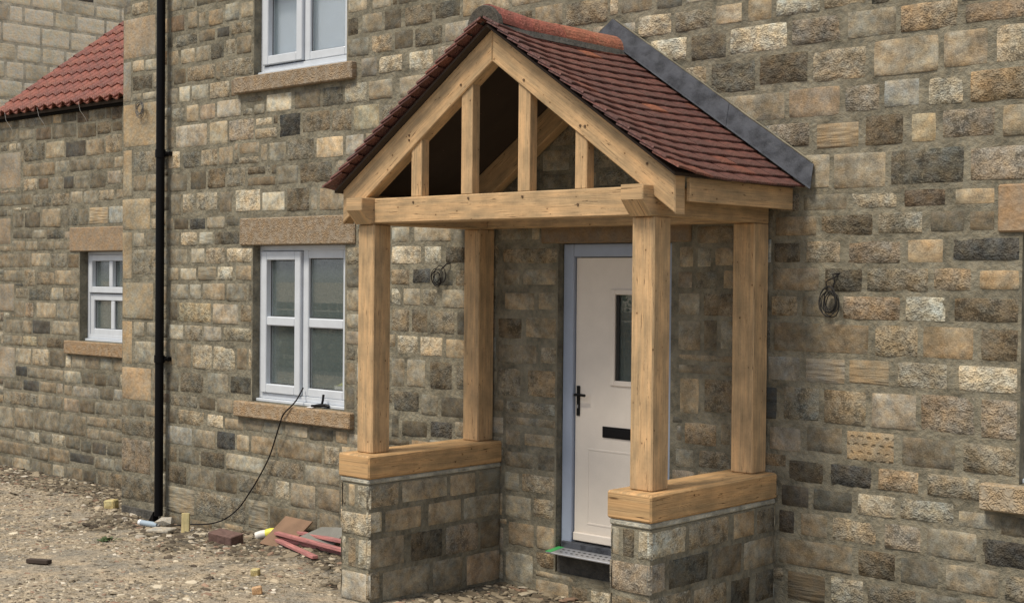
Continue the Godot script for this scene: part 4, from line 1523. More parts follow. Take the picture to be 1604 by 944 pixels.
func build_debris() -> void:
	var turn := func(y: float, x := 0.0, zr := 0.0) -> Basis: return Basis.from_euler(Vector3(x, y, zr))
	# sealant cartridge
	var t := thing("sealant_tube", "white and blue sealant cartridge lying by the downpipe foot", "sealant tube", on_ground(-5.0, 0.34, 0.05))
	t.basis = turn.call(0.12)
	var mb := MB.new()
	mb.tube(PackedVector3Array([Vector3(-0.10, 0, 0), Vector3(0.12, 0, 0)]), 0.026, 14)
	part("cartridge", mb, plain(lin(0.30, 0.38, 0.46), 0.4), t)
	mb = MB.new()
	mb.tube(PackedVector3Array([Vector3(-0.128, 0, 0), Vector3(-0.098, 0, 0)]), 0.0275, 14)
	part("end_cap", mb, plain(lin(0.78, 0.80, 0.82), 0.4), t)
	mb = MB.new()
	mb.tube(PackedVector3Array([Vector3(0.12, 0, 0), Vector3(0.16, 0.012, 0.0), Vector3(0.21, 0.05, 0.0)]), 0.008, 8)
	part("nozzle", mb, plain(lin(0.5, 0.5, 0.48), 0.4), t)
	# stones near the pipe
	var sm := StandardMaterial3D.new()
	sm = M.s.duplicate()
	sm.uv1_triplanar = true
	sm.uv1_scale = Vector3(0.8, 0.8, 0.8)
	sm.vertex_color_use_as_albedo = false
	var grey: StandardMaterial3D = sm.duplicate()
	grey.albedo_color = lin(0.62, 0.58, 0.50)
	var yel: StandardMaterial3D = sm.duplicate()
	yel.albedo_color = lin(0.78, 0.66, 0.34)
	var ora: StandardMaterial3D = sm.duplicate()
	ora.albedo_color = lin(0.80, 0.52, 0.30)
	var o := put("stone_lump", rock_shape(710, 0.8), grey, self, Transform3D((turn.call(0.4) as Basis).scaled(Vector3(0.15, 0.13, 0.14)), on_ground(-4.79, 0.30, 0.06)))
	tag(o, "pale grey stone lump behind the sealant cartridge", "stone", "loose stones on the ground")
	mb = MB.new()
	mb.box(Vector3(-0.14, 0, -0.06), Vector3(0.14, 0.03, 0.06), 0.008)
	o = put("stone_slab", mb.mesh(), grey, self, Transform3D(turn.call(0.15, 0.1, 0.08), on_ground(-4.62, 0.46, 0.005)))
	tag(o, "flat grey stone piece in front of the sealant cartridge", "stone", "loose stones on the ground")
	mb = MB.new()
	mb.box(Vector3(-0.06, 0, -0.05), Vector3(0.06, 0.10, 0.05), 0.012)
	o = put("yellow_stone", mb.mesh(), yel, self, Transform3D(turn.call(0.5, 0.0, 0.1), on_ground(-6.50, -0.20, -0.01)))
	tag(o, "small yellowish stone block at the foot of the house corner", "stone", "loose stones on the ground")
	mb = MB.new()
	mb.box(Vector3(-0.03, 0, -0.025), Vector3(0.03, 0.055, 0.025), 0.006)
	o = put("yellow_stone", mb.mesh(), yel, self, Transform3D(turn.call(0.5, 0.1, 0.05), on_ground(-2.30, 1.20, -0.004)))
	tag(o, "small yellow cube of stone on the gravel in front of the pink battens", "stone", "loose stones on the ground")
	mb = MB.new()
	mb.box(Vector3(-0.034, 0, -0.028), Vector3(0.034, 0.058, 0.028), 0.008)
	o = put("orange_stone", mb.mesh(), ora, self, Transform3D(turn.call(0.9, -0.1, 0.15), on_ground(-1.79, 1.57, -0.004)))
	tag(o, "small orange brick crumb nearest the left dwarf wall", "stone", "loose stones on the ground")
	# softwood offcut standing on end
	var pine := oak_material(lin(0.80, 0.68, 0.36), 451, 0.2)
	mb = MB.new()
	mb.grain = Vector3(0, 1, 0)
	mb.box(Vector3(-0.035, -0.02, -0.012), Vector3(0.035, 0.165, 0.012), 0.002)
	o = put("timber_offcut", mb.mesh(), pine, self, Transform3D(turn.call(0.6, -0.05, 0.0), on_ground(-4.45, 0.33)))
	tag(o, "short pale timber offcut standing upright near the downpipe", "timber")
	# brick
	var brick := worn(lin(0.15, 0.088, 0.075), 0.85, 530, 0.5, 0.0, 3.0, 0.6)
	mb = MB.new()
	mb.box(Vector3(-0.14, 0, -0.07), Vector3(0.14, 0.085, 0.07), 0.006)
	o = put("brick", mb.mesh(), brick, self, Transform3D(turn.call(0.10, 0.12, -0.05), on_ground(-3.68, 0.46, 0.0)))
	tag(o, "purple brown brick lying on the rubble below the window", "brick")
	# squashed bottle
	t = thing("plastic_bottle", "crumpled white and yellow plastic bottle against the wall", "bottle", on_ground(-3.56, 0.12, 0.045))
	t.basis = turn.call(0.5, 0.0, 0.15)
	mb = MB.new()
	mb.tube(PackedVector3Array([Vector3(-0.01, 0, 0), Vector3(0.03, 0.006, 0.0), Vector3(0.09, 0, 0.006), Vector3(0.13, -0.004, 0)]), 0.040, 12)
	part("body", mb, worn(lin(0.82, 0.78, 0.10), 0.4, 540, 0.3), t)
	mb = MB.new()
	mb.tube(PackedVector3Array([Vector3(-0.10, -0.01, 0.02), Vector3(-0.05, 0.0, 0.01), Vector3(-0.012, 0, 0)]), 0.036, 12)
	part("neck", mb, worn(lin(0.80, 0.78, 0.74), 0.5, 541, 0.2), t)
	# brown board leaning to the wall
	mb = MB.new()
	mb.box(Vector3(-0.15, 0.0, -0.007), Vector3(0.17, 0.34, 0.007), 0.002)
	o = put("brown_board", mb.mesh(), worn(lin(0.22, 0.135, 0.085), 0.85, 550, 0.4), self, Transform3D(turn.call(0.12, -0.98, -0.06), on_ground(-3.22, 0.34, 0.0)))
	tag(o, "brown board leaning on the rubble behind the pink battens", "board")
	mb = MB.new()
	mb.extrude(PackedVector2Array([Vector2(-0.22, 0.0), Vector2(0.24, 0.0), Vector2(0.30, 0.20), Vector2(0.02, 0.17)]), -0.006, 0.006, 0.002)
	o = put("slate", mb.mesh(), worn(lin(0.20, 0.20, 0.18), 0.8, 560, 0.4), self, Transform3D(turn.call(0.1, -0.75, 0.0), on_ground(-2.85, 0.25, 0.0)))
	tag(o, "grey slate piece behind the pink battens beside the dwarf wall", "slate")
	# pink treated battens
	var pink := oak_material(lin(0.56, 0.25, 0.24), 461, 0.3)
	var ends := [[Vector3(-3.24, 0.0, 0.27), Vector3(-2.36, 0.0, 0.60), 0.018, "lowest"], [Vector3(-3.28, 0.0, 0.25), Vector3(-2.05, 0.0, 0.50), 0.072, "topmost"], [Vector3(-3.22, 0.0, 0.24), Vector3(-2.05, 0.0, 0.42), 0.022, "middle"], [Vector3(-3.10, 0.0, 0.16), Vector3(-1.95, 0.0, 0.28), 0.062, "backmost"]]
	var told := ["pink batten lying lowest and nearest in the heap", "pink batten lying on top across the heap", "pink batten in the middle of the heap under the top one", "pink batten at the back of the heap nearest the wall"]
	for i in 4:
		var a: Vector3 = ends[i][0]
		var b: Vector3 = ends[i][1]
		a = on_ground(a.x, a.z, ends[i][2] + 0.02)
		b = on_ground(b.x, b.z, ends[i][2] + 0.01)
		mb = MB.new()
		mb.uvo = Vector2(i * 0.37, i * 0.13)
		mb.beam(a, b, 0.046, 0.024, Vector3(0, 1, 0), 0.002)
		o = put("roof_batten", mb.mesh(), pink, self)
		tag(o, told[i], "batten", "pink roofing battens by the dwarf wall")
	# charred stick, twig
	mb = MB.new()
	mb.beam(on_ground(-4.27, 1.90, 0.02), on_ground(-4.0, 1.87, 0.025), 0.05, 0.035, Vector3(0, 1, 0), 0.006)
	o = put("dark_stick", mb.mesh(), worn(lin(0.045, 0.03, 0.022), 0.9, 570, 0.4), self)
	tag(o, "dark piece of wood lying alone on the open gravel", "wood")
	# clamp strap on the window sill, bucket behind the glass
	t = thing("black_clamp", "small black clamp with white tag on the lower window sill", "clamp", Vector3(-3.06, 0.838, 0.0))
	mb = MB.new()
	mb.tube(PackedVector3Array([Vector3(-0.06, 0.015, 0.02), Vector3(0.0, 0.025, 0.0), Vector3(0.07, 0.03, -0.02), Vector3(0.10, 0.02, -0.03)]), 0.014, 8)
	mb.tube(PackedVector3Array([Vector3(0.03, 0.025, -0.01), Vector3(0.035, 0.07, -0.02), Vector3(0.03, 0.115, -0.03)]), 0.010, 8)
	part("body", mb, M.black, t)
	mb = MB.new()
	mb.box(Vector3(-0.10, 0.004, 0.005), Vector3(-0.03, 0.012, 0.04), 0.002)
	part("tag", mb, plain(lin(0.7, 0.7, 0.72), 0.5), t)
	t = thing("bucket", "white bucket with a green cloth behind the ground floor window glass", "bucket", Vector3(-3.02, 0.845, -0.27))
	mb = MB.new()
	var n := 20
	for i in n:
		var a0 := TAU * i / n
		var a1 := TAU * (i + 1) / n
		var d0 := Vector3(cos(a0), 0, sin(a0))
		var d1 := Vector3(cos(a1), 0, sin(a1))
		mb.quad(d1 * 0.085, d0 * 0.085, d0 * 0.105 + Vector3(0, 0.17, 0), d1 * 0.105 + Vector3(0, 0.17, 0))
		mb.quad(d0 * 0.08 + Vector3(0, 0.02, 0), d1 * 0.08 + Vector3(0, 0.02, 0), d1 * 0.10 + Vector3(0, 0.17, 0), d0 * 0.10 + Vector3(0, 0.17, 0))
		mb.tri(Vector3(0, 0.02, 0), d1 * 0.08 + Vector3(0, 0.02, 0), d0 * 0.08 + Vector3(0, 0.02, 0))
	part("pail", mb, plain(lin(0.72, 0.72, 0.70), 0.4), t)
	part("cloth", cloth_lump(), plain(lin(0.42, 0.48, 0.12), 0.9), t)
	# a weed on the gravel
	var wd := thing("weed", "small dark green weed growing on the gravel left of the downpipe", "plant", on_ground(-4.74, 0.93))
	var leafm := plain(lin(0.055, 0.085, 0.03), 0.7)
	leafm.backlight_enabled = true
	leafm.backlight = Color(0.1, 0.15, 0.05)
	var q := RandomNumberGenerator.new()
	q.seed = 9
	for i in 26:
		var a := q.randf() * TAU
		var l := q.randf_range(0.04, 0.10)
		var lf := MB.new()
		var dir := Vector3(cos(a), q.randf_range(0.3, 1.1), sin(a)).normalized()
		var sd := dir.cross(Vector3.UP).normalized() * l * 0.22
		var r0 := Vector3(q.randf_range(-0.05, 0.05), 0.0, q.randf_range(-0.05, 0.05))
		var mid := r0 + dir * l * 0.55
		var tip := r0 + dir * l - Vector3(0, l * 0.25, 0)
		lf.tri(r0, mid - sd, mid + sd)
		lf.tri(mid - sd, tip, mid + sd)
		part("leaf", lf, leafm, wd)

func cloth_lump() -> MB:
	var mb := MB.new()
	var n := 12
	var rings := 4
	var pt := func(i: int, j: int) -> Vector3:
		var a := TAU * (i % n) / n
		var r := 0.098 * j / rings
		return Vector3(cos(a) * r, 0.165 + 0.03 * (1.0 - float(j) / rings) + 0.012 * sin(a * 3.0 + j), sin(a) * r)
	for j in rings:
		for i in n:
			mb.quad(pt.call(i + 1, j), pt.call(i, j), pt.call(i, j + 1), pt.call(i + 1, j + 1)) if false else mb.quad(pt.call(i, j), pt.call(i + 1, j), pt.call(i + 1, j + 1), pt.call(i, j + 1))
	return mb

# ------------------------------------------------------------------ what the window and door glass mirror
func build_surroundings() -> void:
	var w := thing("field_wall", "dry stone field wall across the yard, mirrored in the door glass", "wall", Vector3(-9.0, -0.3, 15.0))
	var core := MB.new()
	core.box(Vector3(-14.0, -0.3, -0.25), Vector3(8.0, 1.35, 0.25), 0.01)
	part("core", core, M.mortar, w)
	var st := MB.new()
	var q := RandomNumberGenerator.new()
	q.seed = 15
	var y := -0.1
	var i := 0
	while y < 1.4:
		var h := q.randf_range(0.14, 0.24)
		var x := -13.9
		while x < 7.8:
			var l := q.randf_range(0.2, 0.5)
			stone_shape(st, l - 0.02, h - 0.02, 1, [2, 3, 3, 7, 4][q.randi() % 5], 40000 + i, Transform3D(Basis(Vector3(-1, 0, 0), Vector3(0, 1, 0), Vector3(0, 0, -1)), Vector3(x + l / 2, y + h / 2, -0.25)))
			x += l
			i += 1
		y += h
	var so := part("small_stones", st, M.r, w)
	so.set_meta("kind", "stuff")
	var leaf := StandardMaterial3D.new()
	leaf.vertex_color_use_as_albedo = true
	leaf.roughness = 0.7
	leaf.backlight_enabled = true
	leaf.backlight = Color(0.12, 0.16, 0.05)
	var bark := worn(lin(0.10, 0.075, 0.05), 0.9, 580, 0.4)
	for k in 6:
		var at := Vector3(-26.0 + 5.5 * k + q.randf_range(-1, 1), -0.4, 24.0 + q.randf_range(-2, 3))
		var b := thing("hedge_tree", ["leftmost round green tree beyond the field wall", "second green tree from the left beyond the field wall", "third green tree from the left beyond the field wall", "third green tree from the right beyond the field wall", "second green tree from the right beyond the field wall", "rightmost round green tree beyond the field wall"][k], "tree", at, "trees beyond the field wall")
		var tk := MB.new()
		tk.tube(PackedVector3Array([Vector3(0, 0, 0), Vector3(0.05, 0.7, 0), Vector3(0.0, 1.3, 0.05)]), 0.12, 8)
		part("trunk", tk, bark, b)
		var cr := MB.new()
		for n in 1500:
			var d := Vector3(q.randfn(0, 1), q.randfn(0, 1), q.randfn(0, 1)).normalized() * pow(q.randf(), 0.4)
			var c := Vector3(d.x * 1.9, 1.7 + d.y * 0.95, d.z * 1.5) * (1.0 + 0.18 * sin(d.x * 7.0) * sin(d.z * 6.0))
			var s := q.randf_range(0.05, 0.11)
			var u := Vector3(q.randfn(0, 1), q.randfn(0, 1), q.randfn(0, 1)).normalized() * s
			var v := u.cross(Vector3(q.randfn(0, 1), q.randfn(0, 1), q.randfn(0, 1))).normalized() * s * 0.6
			cr.col = Color(0.07, 0.10, 0.03) * q.randf_range(0.6, 1.5)
			cr.quad(c - u, c - v, c + u, c + v)
		part("crown", cr, leaf, b)

# ------------------------------------------------------------------ where the stones lie: [left, right, bottom, top, colour * 10 + face], in millimetres
const STONES_LF := [
[-1279,-1226,385,554,32],[-1212,-1139,397,558,40],[-1124,-996,394,558,72],[-1279,-996,213,374,71],[-1279,-1229,-4,201,72],[-1215,-1125,-6,201,22],[-1111,-996,-2,200,72],[-1279,-996,-223,-19,80],[-1274,-996,-445,-315,12],[-1274,-996,-305,-235,11],
]
const STONES_LS := [
[995,1282,397,558,32],[535,980,403,558,30],[257,523,397,558,30],[0,236,397,558,33],[1147,1282,234,384,71],[786,1134,221,383,30],[400,735,215,385,30],[0,389,213,385,30],[945,1282,-1,207,20],[583,896,-8,202,12],[229,565,-11,202,92],[0,217,-13,199,10],
[1165,1282,-205,-12,32],[699,1151,-229,-22,30],[380,685,-251,-23,20],[0,354,-258,-26,90],[5,215,-445,-285,11],[225,485,-445,-285,20],[495,865,-445,-285,10],[875,1255,-445,-285,31],[1165,1255,-275,-215,20],
]
const STONES_RF := [
[1008,1073,393,558,30],[1087,1179,389,558,12],[1193,1291,387,558,72],[1008,1291,194,375,92],[1008,1291,14,179,22],[1013,1291,-445,-295,90],[1013,1291,-285,-135,31],[1013,1291,-125,5,21],
]
const STONES_RS := [
[935,1282,389,551,71],[499,911,393,558,32],[225,459,393,558,40],[0,206,391,550,22],[1121,1282,200,375,92],[712,1104,200,378,12],[362,681,191,381,10],[0,349,192,377,30],[873,1282,15,186,32],[514,860,-15,177,42],[265,480,-37,167,12],[0,216,-17,177,12],
[5,355,-445,-325,30],[365,665,-445,-325,31],[675,875,-445,-325,20],[885,1065,-445,-325,20],[1075,1255,-445,-325,20],[5,385,-315,-155,20],[395,635,-315,-155,33],[645,905,-315,-155,10],[915,1105,-315,-155,40],[1115,1255,-315,-155,20],[5,275,-145,-45,31],[285,465,-145,-45,33],
[475,795,-145,-45,22],[805,1095,-145,-25,31],[1105,1255,-145,-25,30],
]
const STONES_MAIN := [
[2009,2463,2468,2681,12],[1894,2305,3096,3320,30],[1254,1899,1490,1679,20],[832,1321,2896,3079,30],[1494,1861,3098,3301,31],[1646,1995,2460,2681,30],[2477,2829,2903,3091,41],[2484,2836,2473,2670,92],[909,1332,3323,3501,71],[2321,2589,3107,3320,50],[2215,2548,1077,1302,91],[2059,2414,3333,3501,51],
[2318,2636,2716,2889,92],[1333,1694,2894,3086,90],[1123,1478,3114,3309,11],[1723,2048,3332,3504,30],[2389,2782,2037,2176,1],[1349,1693,3334,3502,91],[2219,2533,1489,1683,40],[2403,2782,1699,1847,12],[769,1109,3092,3292,11],[-6000,-5411,3135,3553,45],[1339,1632,2469,2685,30],[1868,2263,1861,2009,21],
[1910,2202,1072,1290,80],[2437,2782,1317,1474,71],[-6000,-5452,3977,4367,95],[1134,1494,2725,2881,91],[2102,2437,870,1052,10],[2568,2782,1070,1295,91],[2443,2823,3339,3459,92],[2466,2782,874,1048,31],[1845,2100,2701,2891,12],[1599,1890,1075,1289,42],[1716,2096,1693,1844,91],[1924,2206,1488,1682,41],
[1737,2091,2021,2170,91],[1527,1821,2700,2866,43],[1753,2069,871,1059,44],[2066,2384,1316,1476,31],[2562,2782,1490,1680,12],[-220,170,2835,3005,20],[1565,1915,2184,2322,11],[-230,150,3015,3185,11],[1306,1816,200,374,20],[2235,2452,2906,3077,71],[2260,2569,379,554,30],[2622,2826,3107,3324,72],
[1963,2194,2913,3083,80],[-441,-57,3649,3828,21],[1326,1582,1077,1290,32],[614,896,3312,3488,12],[-400,-60,3195,3375,100],[1714,1949,2904,3073,81],[1237,1571,1857,2008,20],[1934,2224,2193,2328,31],[2376,2697,202,365,30],[-6000,-5464,1499,1857,45],[780,1080,2665,2825,0],[160,470,3015,3185,20],
[2114,2369,1694,1849,71],[291,593,3332,3492,71],[-370,0,2665,2825,31],[970,1250,2195,2365,20],[484,786,3511,3654,21],[-200,180,3515,3635,90],[1762,2033,1319,1475,43],[990,1240,1495,1685,12],[1593,1854,1857,2009,11],[2119,2350,2025,2171,40],[-640,-320,2345,2535,21],[2278,2514,1870,2010,51],
[2258,2582,719,855,31],[-720,-410,3195,3375,30],[1472,1748,1312,1470,83],[960,1250,2515,2655,33],[-1450,-1070,2835,3005,20],[190,471,3509,3661,71],[744,966,1082,1306,22],[-550,-230,2835,3005,22],[1255,1552,2189,2320,20],[1365,1641,-11,178,13],[650,950,2515,2655,20],[-1850,-1460,3015,3185,10],
[1050,1310,585,775,21],[180,450,2835,3005,90],[-1010,-488,2023,2143,41],[1763,2067,2342,2447,31],[1441,1750,2337,2448,20],[-410,-50,3385,3505,90],[1837,2089,199,372,11],[460,710,2835,3005,22],[2103,2349,198,365,10],[2584,2869,376,536,1],[400,640,2345,2535,20],[2095,2359,2343,2454,102],
[2096,2433,569,703,31],[720,1040,245,425,20],[2547,2782,1877,1998,40],[2133,2297,2705,2883,60],[-6000,-5526,2345,2651,45],[-1520,-1080,2515,2655,71],[510,749,3130,3298,31],[-70,190,2345,2535,31],[280,550,2665,2825,20],[1467,1712,2025,2170,51],[2256,2471,2197,2329,10],[1666,1966,388,540,31],
[-6000,-5498,724,1045,55],[1489,1738,900,1063,20],[-1070,-760,2335,2525,2],[-1600,-1220,2665,2825,10],[-6000,-5499,31,367,92],[-2117,-1757,3299,3473,30],[1050,1290,385,575,40],[990,1220,1835,2005,81],[-1439,-961,3840,4019,40],[2001,2242,387,545,92],[1444,1701,1704,1843,20],[-1820,-1460,2835,3005,11],
[-780,-490,3015,3185,20],[1236,1553,3520,3637,71],[-5118,-4627,3080,3294,80],[2398,2642,2347,2447,40],[130,420,3195,3325,10],[1211,1449,1310,1472,90],[1652,1931,711,853,1],[1956,2223,717,856,51],[-1430,-1100,3515,3665,20],[1050,1300,195,375,20],[-1300,-1010,3195,3375,20],[-3319,-2899,2686,2872,11],
[10,270,2665,2825,21],[-724,-455,3678,3840,20],[-4771,-4021,-247,-14,21],[730,978,1687,1846,31],[-1000,-730,3195,3375,32],[-2653,-2332,3081,3293,60],[2664,2832,2708,2890,40],[-1060,-770,2835,3005,20],[553,718,1057,1302,40],[1662,1887,15,186,31],[-1621,-1309,3674,3828,80],[-4421,-3958,3658,3824,21],
[677,962,2148,2273,20],[170,500,2545,2655,40],[1831,2084,558,699,72],[-761,-488,1085,1285,41],[-310,-80,2345,2535,22],[-1210,-900,2665,2825,32],[-2060,-1746,3842,4005,22],[537,724,1466,1671,30],[1229,1461,885,1041,90],[-960,-682,-253,-28,30],[-2470,-2090,2665,2825,31],[1537,1811,554,692,10],
[-480,-240,3015,3185,20],[560,770,2665,2825,30],[-1370,-1050,1835,2005,20],[890,1130,2375,2505,30],[798,1005,3521,3656,30],[-3293,-2927,3106,3288,22],[-1944,-1635,3672,3828,22],[-500,-210,3515,3635,20],[598,857,863,1018,51],[-640,-380,2665,2825,30],[1366,1615,706,848,11],[-1047,-666,1312,1457,20],
[-3114,-2761,2885,3067,70],[200,390,2345,2535,20],[-1942,-1531,2188,2320,30],[-3068,-2734,2457,2656,20],[-3485,-3128,2884,3073,22],[1900,2218,25,184,11],[-1020,-710,3385,3505,80],[-784,-488,1498,1657,40],[-1044,-816,1068,1284,32],[480,820,3015,3085,21],[-5818,-5400,1919,2170,32],[650,880,2375,2505,20],
[1246,1445,2026,2162,12],[-5058,-4550,1491,1682,61],[-700,-420,3385,3505,40],[1228,1433,1703,1840,41],[-4305,-3940,3097,3292,92],[500,710,245,425,70],[2485,2642,2202,2324,20],[-3597,-2999,385,557,20],[-3698,-3311,-256,-21,10],[1157,1292,1070,1281,3],[500,720,435,605,42],[-2011,-1733,3494,3655,72],
[1453,1651,386,539,20],[-4204,-3842,2475,2677,72],[-1560,-1200,435,605,10],[-1749,-1506,1078,1298,12],[-1020,-790,3015,3185,11],[-3401,-3053,3306,3469,10],[-2720,-2330,2015,2165,41],[-2193,-1846,2019,2172,72],[-740,-510,3515,3665,81],[-130,160,2545,2655,31],[-816,-488,1870,1996,30],[1035,1223,3513,3666,40],
[-6000,-5391,-233,-2,22],[-5226,-4786,-270,-15,33],[970,1130,2015,2185,70],[-1300,-1040,2015,2185,41],[-1758,-1482,1495,1680,22],[-1067,-757,2191,2322,30],[-2020,-1660,245,425,71],[-5826,-5408,2888,3097,22],[-3495,-3187,2462,2666,12],[-3779,-3426,3309,3475,70],[1050,1220,885,1055,40],[-3596,-3305,3087,3294,1],
[-50,120,3195,3375,20],[-4945,-4510,3672,3819,22],[-2471,-2182,3311,3473,30],[-1070,-760,2535,2655,22],[730,920,435,605,11],[-986,-689,1691,1828,30],[-1450,-1220,3015,3185,32],[500,790,95,235,20],[-2867,-2566,2695,2867,32],[-2390,-2030,245,425,40],[-2200,-1950,2325,2515,20],[1318,1520,554,693,0],
[534,717,1690,1847,30],[-1698,-1438,3518,3661,91],[-760,-560,2835,3005,20],[-4522,-4186,1073,1304,71],[2444,2672,568,672,30],[-2759,-2485,3307,3476,72],[-2357,-2076,3508,3653,71],[-4489,-4125,3310,3476,80],[-1940,-1710,2335,2525,20],[-4534,-4143,1490,1681,80],[-2770,-2400,245,425,20],[-2590,-2330,2175,2365,21],
[-2005,-1792,1080,1304,30],[800,1040,95,235,40],[-2080,-1750,435,605,11],[-932,-675,11,188,20],[-640,-360,2545,2655,30],[-965,-707,202,375,30],[708,962,725,850,21],[-3996,-3712,-265,-4,33],[-1728,-1453,3858,3999,12],[-2558,-2309,3840,4006,30],[-2317,-2066,3107,3274,21],[-1750,-1430,3385,3485,92],
[-3412,-3082,-6,203,20],[-2727,-2462,3671,3829,20],[-2916,-2665,3092,3277,21],[-1049,-812,1485,1644,22],[2712,2872,201,363,21],[-2153,-1859,882,1053,12],[-807,-488,405,545,31],[1260,1430,2335,2455,91],[-3831,-3511,2471,2645,70],[990,1170,1695,1825,30],[42,315,3683,3836,20],[-3039,-2771,3301,3468,12],
[-4599,-4317,3081,3298,40],[-1190,-980,595,785,32],[-2443,-2195,3673,3828,31],[-1631,-1367,874,1040,10],[-1840,-1500,3195,3285,20],[-1370,-1160,2195,2365,80],[-1190,-970,-55,135,90],[130,280,3335,3495,20],[863,981,1482,1675,30],[-1840,-1610,2665,2825,32],[-4840,-4534,1074,1305,72],[-1190,-970,-255,-65,32],
[-2746,-2513,2883,3067,80],[738,849,1468,1675,20],[-1300,-1100,3675,3825,50],[-1360,-1160,1645,1825,20],[-5784,-5426,1077,1304,70],[-1007,-739,3738,3826,12],[-1190,-990,395,585,20],[-2590,-2300,2515,2655,43],[-6000,-5832,1879,2333,45],[-1629,-1377,1693,1842,30],[-1863,-1608,1322,1481,72],[-1490,-1310,3195,3375,100],
[-4795,-4462,2498,2677,72],[-2080,-1850,2665,2825,31],[-3757,-3240,215,369,22],[-5030,-4655,852,1049,21],[-1210,-1030,3015,3185,40],[700,1040,615,715,32],[-6000,-5396,381,553,22],[-4130,-3636,37,203,22],[-6000,-5838,2665,3121,45],[-3228,-2780,219,371,30],[-966,-488,956,1054,31],[-1420,-1200,245,425,31],
[-1190,-980,205,385,40],[-6000,-5821,1063,1487,45],[-3061,-2778,10,205,20],[-1520,-1270,2375,2505,40],[-3613,-3331,2693,2859,20],[790,1060,-35,85,50],[1567,1850,3529,3633,41],[-2295,-2089,3839,4005,10],[670,844,1858,1983,32],[2686,2858,550,672,10],[-4319,-3769,215,369,30],[-2175,-1957,3677,3828,10],
[-2188,-1973,1499,1684,32],[-4610,-4290,859,1062,30],[-4901,-4490,0,192,20],[-670,-350,-325,-185,20],[980,1200,1375,1475,40],[-1090,-920,3515,3675,11],[-1650,-1430,245,425,10],[500,780,-35,85,10],[-2410,-2190,1065,1255,22],[-2590,-2160,935,1055,21],[1050,1360,785,875,42],[-3039,-2775,-202,-3,20],
[-2183,-2020,1068,1303,20],[1070,1290,-35,85,80],[-910,-750,3515,3675,32],[-1959,-1772,1497,1689,12],[-4593,-4292,3489,3646,32],[-1870,-1520,95,235,20],[-1700,-1530,2335,2525,0],[-4333,-3959,2033,2172,71],[1050,1150,1065,1255,22],[-1420,-1200,3385,3505,20],[540,974,1319,1388,20],[-1360,-1130,935,1085,30],
[-350,-140,2545,2655,30],[-2720,-2350,1375,1495,80],[-4691,-4343,1697,1861,30],[-663,-488,14,191,30],[815,964,2006,2134,30],[-2118,-1877,1325,1481,71],[-3967,-3611,383,551,20],[-1580,-1200,-325,-185,21],[-1586,-1373,1316,1473,40],[-4615,-4344,2695,2883,22],[-2720,-2500,1645,1825,20],[-4329,-4026,1692,1864,20],
[-3297,-3053,-225,-17,10],[-2200,-1950,2525,2655,10],[-4332,-4061,2699,2874,22],[-5231,-4830,363,542,80],[1303,1424,388,541,2],[-5840,-5498,3660,3816,11],[-4374,-3958,1342,1476,41],[-4476,-4145,0,191,10],[590,860,-175,-45,30],[-3738,-3498,2890,3063,30],[-40,120,3385,3505,21],[-696,-488,234,381,31],
[-2010,-1830,2835,3005,50],[-5224,-4924,2684,2860,10],[-4515,-4138,2192,2319,12],[-1360,-1130,1505,1635,40],[-1360,-1200,735,925,42],[-2320,-2090,435,605,20],[-970,-692,569,690,20],[930,1040,435,605,20],[-5131,-4784,4003,4121,21],[-2563,-2368,3499,3660,90],[-2057,-1766,699,832,10],[-1728,-1502,1856,1990,10],
[-5092,-4854,1071,1309,20],[-2502,-2294,2914,3067,32],[-1595,-1381,2027,2162,11],[1140,1240,2025,2185,80],[541,665,1997,2145,30],[-1360,-1130,1235,1365,30],[-1690,-1320,-175,-45,12],[-1845,-1654,874,1042,20],[-4816,-4472,367,541,20],[-4285,-3982,4024,4138,22],[-1360,-1130,1095,1225,20],[-1824,-1629,2019,2168,72],
[526,681,711,841,30],[-669,-494,1697,1832,40],[-2590,-2190,1265,1365,40],[-791,-488,730,833,40],[-2190,-2020,2835,3005,40],[-4263,-3958,889,1052,12],[-2110,-1790,-325,-185,10],[-6000,-5859,3572,3963,95],[1090,1330,2665,2715,52],[679,801,1998,2133,30],[-1580,-1200,-35,85,32],[-1360,-1130,1375,1495,20],
[-4889,-4635,2691,2868,10],[-4641,-4349,2022,2177,32],[1140,1250,2375,2505,30],[-2770,-2450,95,235,30],[-4033,-3639,2692,2779,10],[-1744,-1501,714,846,1],[-2440,-2150,95,235,30],[-5005,-4736,2886,3049,11],[-1260,-1080,2375,2505,12],[-2670,-2320,-325,-185,30],[-5218,-4917,2010,2172,20],[-4374,-4157,4152,4320,20],
[-4201,-3980,3847,4010,20],[-2195,-1979,2187,2317,30],[650,840,2285,2365,20],[-5053,-4640,556,701,41],[-2056,-1856,1702,1846,30],[-1190,-980,795,925,83],[-4724,-4466,2897,3056,32],[-2530,-2330,615,785,11],[1260,1330,2465,2655,20],[-2140,-1880,95,235,10],[-2590,-2420,1065,1255,80],[-4871,-4606,3498,3646,30],
[-2530,-2330,435,605,21],[-1740,-1570,435,605,90],[-1510,-1290,95,235,30],[-890,-760,2665,2825,20],[-947,-569,3854,3982,20],[-2191,-1975,1859,1989,32],[-1730,-1530,2535,2655,12],[-1750,-1500,3295,3375,22],[-2290,-1960,-175,-45,80],[-2590,-2320,795,925,30],[-2670,-2300,-175,-45,20],[-2720,-2540,1835,2005,10],
[900,1120,2835,2885,70],[-4703,-4333,205,353,12],[-1952,-1741,1875,1999,1],[-2530,-2360,1835,2005,31],[-4458,-4179,385,553,2],[-1940,-1740,2535,2655,31],[-5228,-4915,3,179,12],[1050,1350,95,185,21],[-660,-488,566,698,10],[338,557,3675,3790,10],[-1190,-800,-455,-335,20],[-1190,-1030,3385,3505,22],
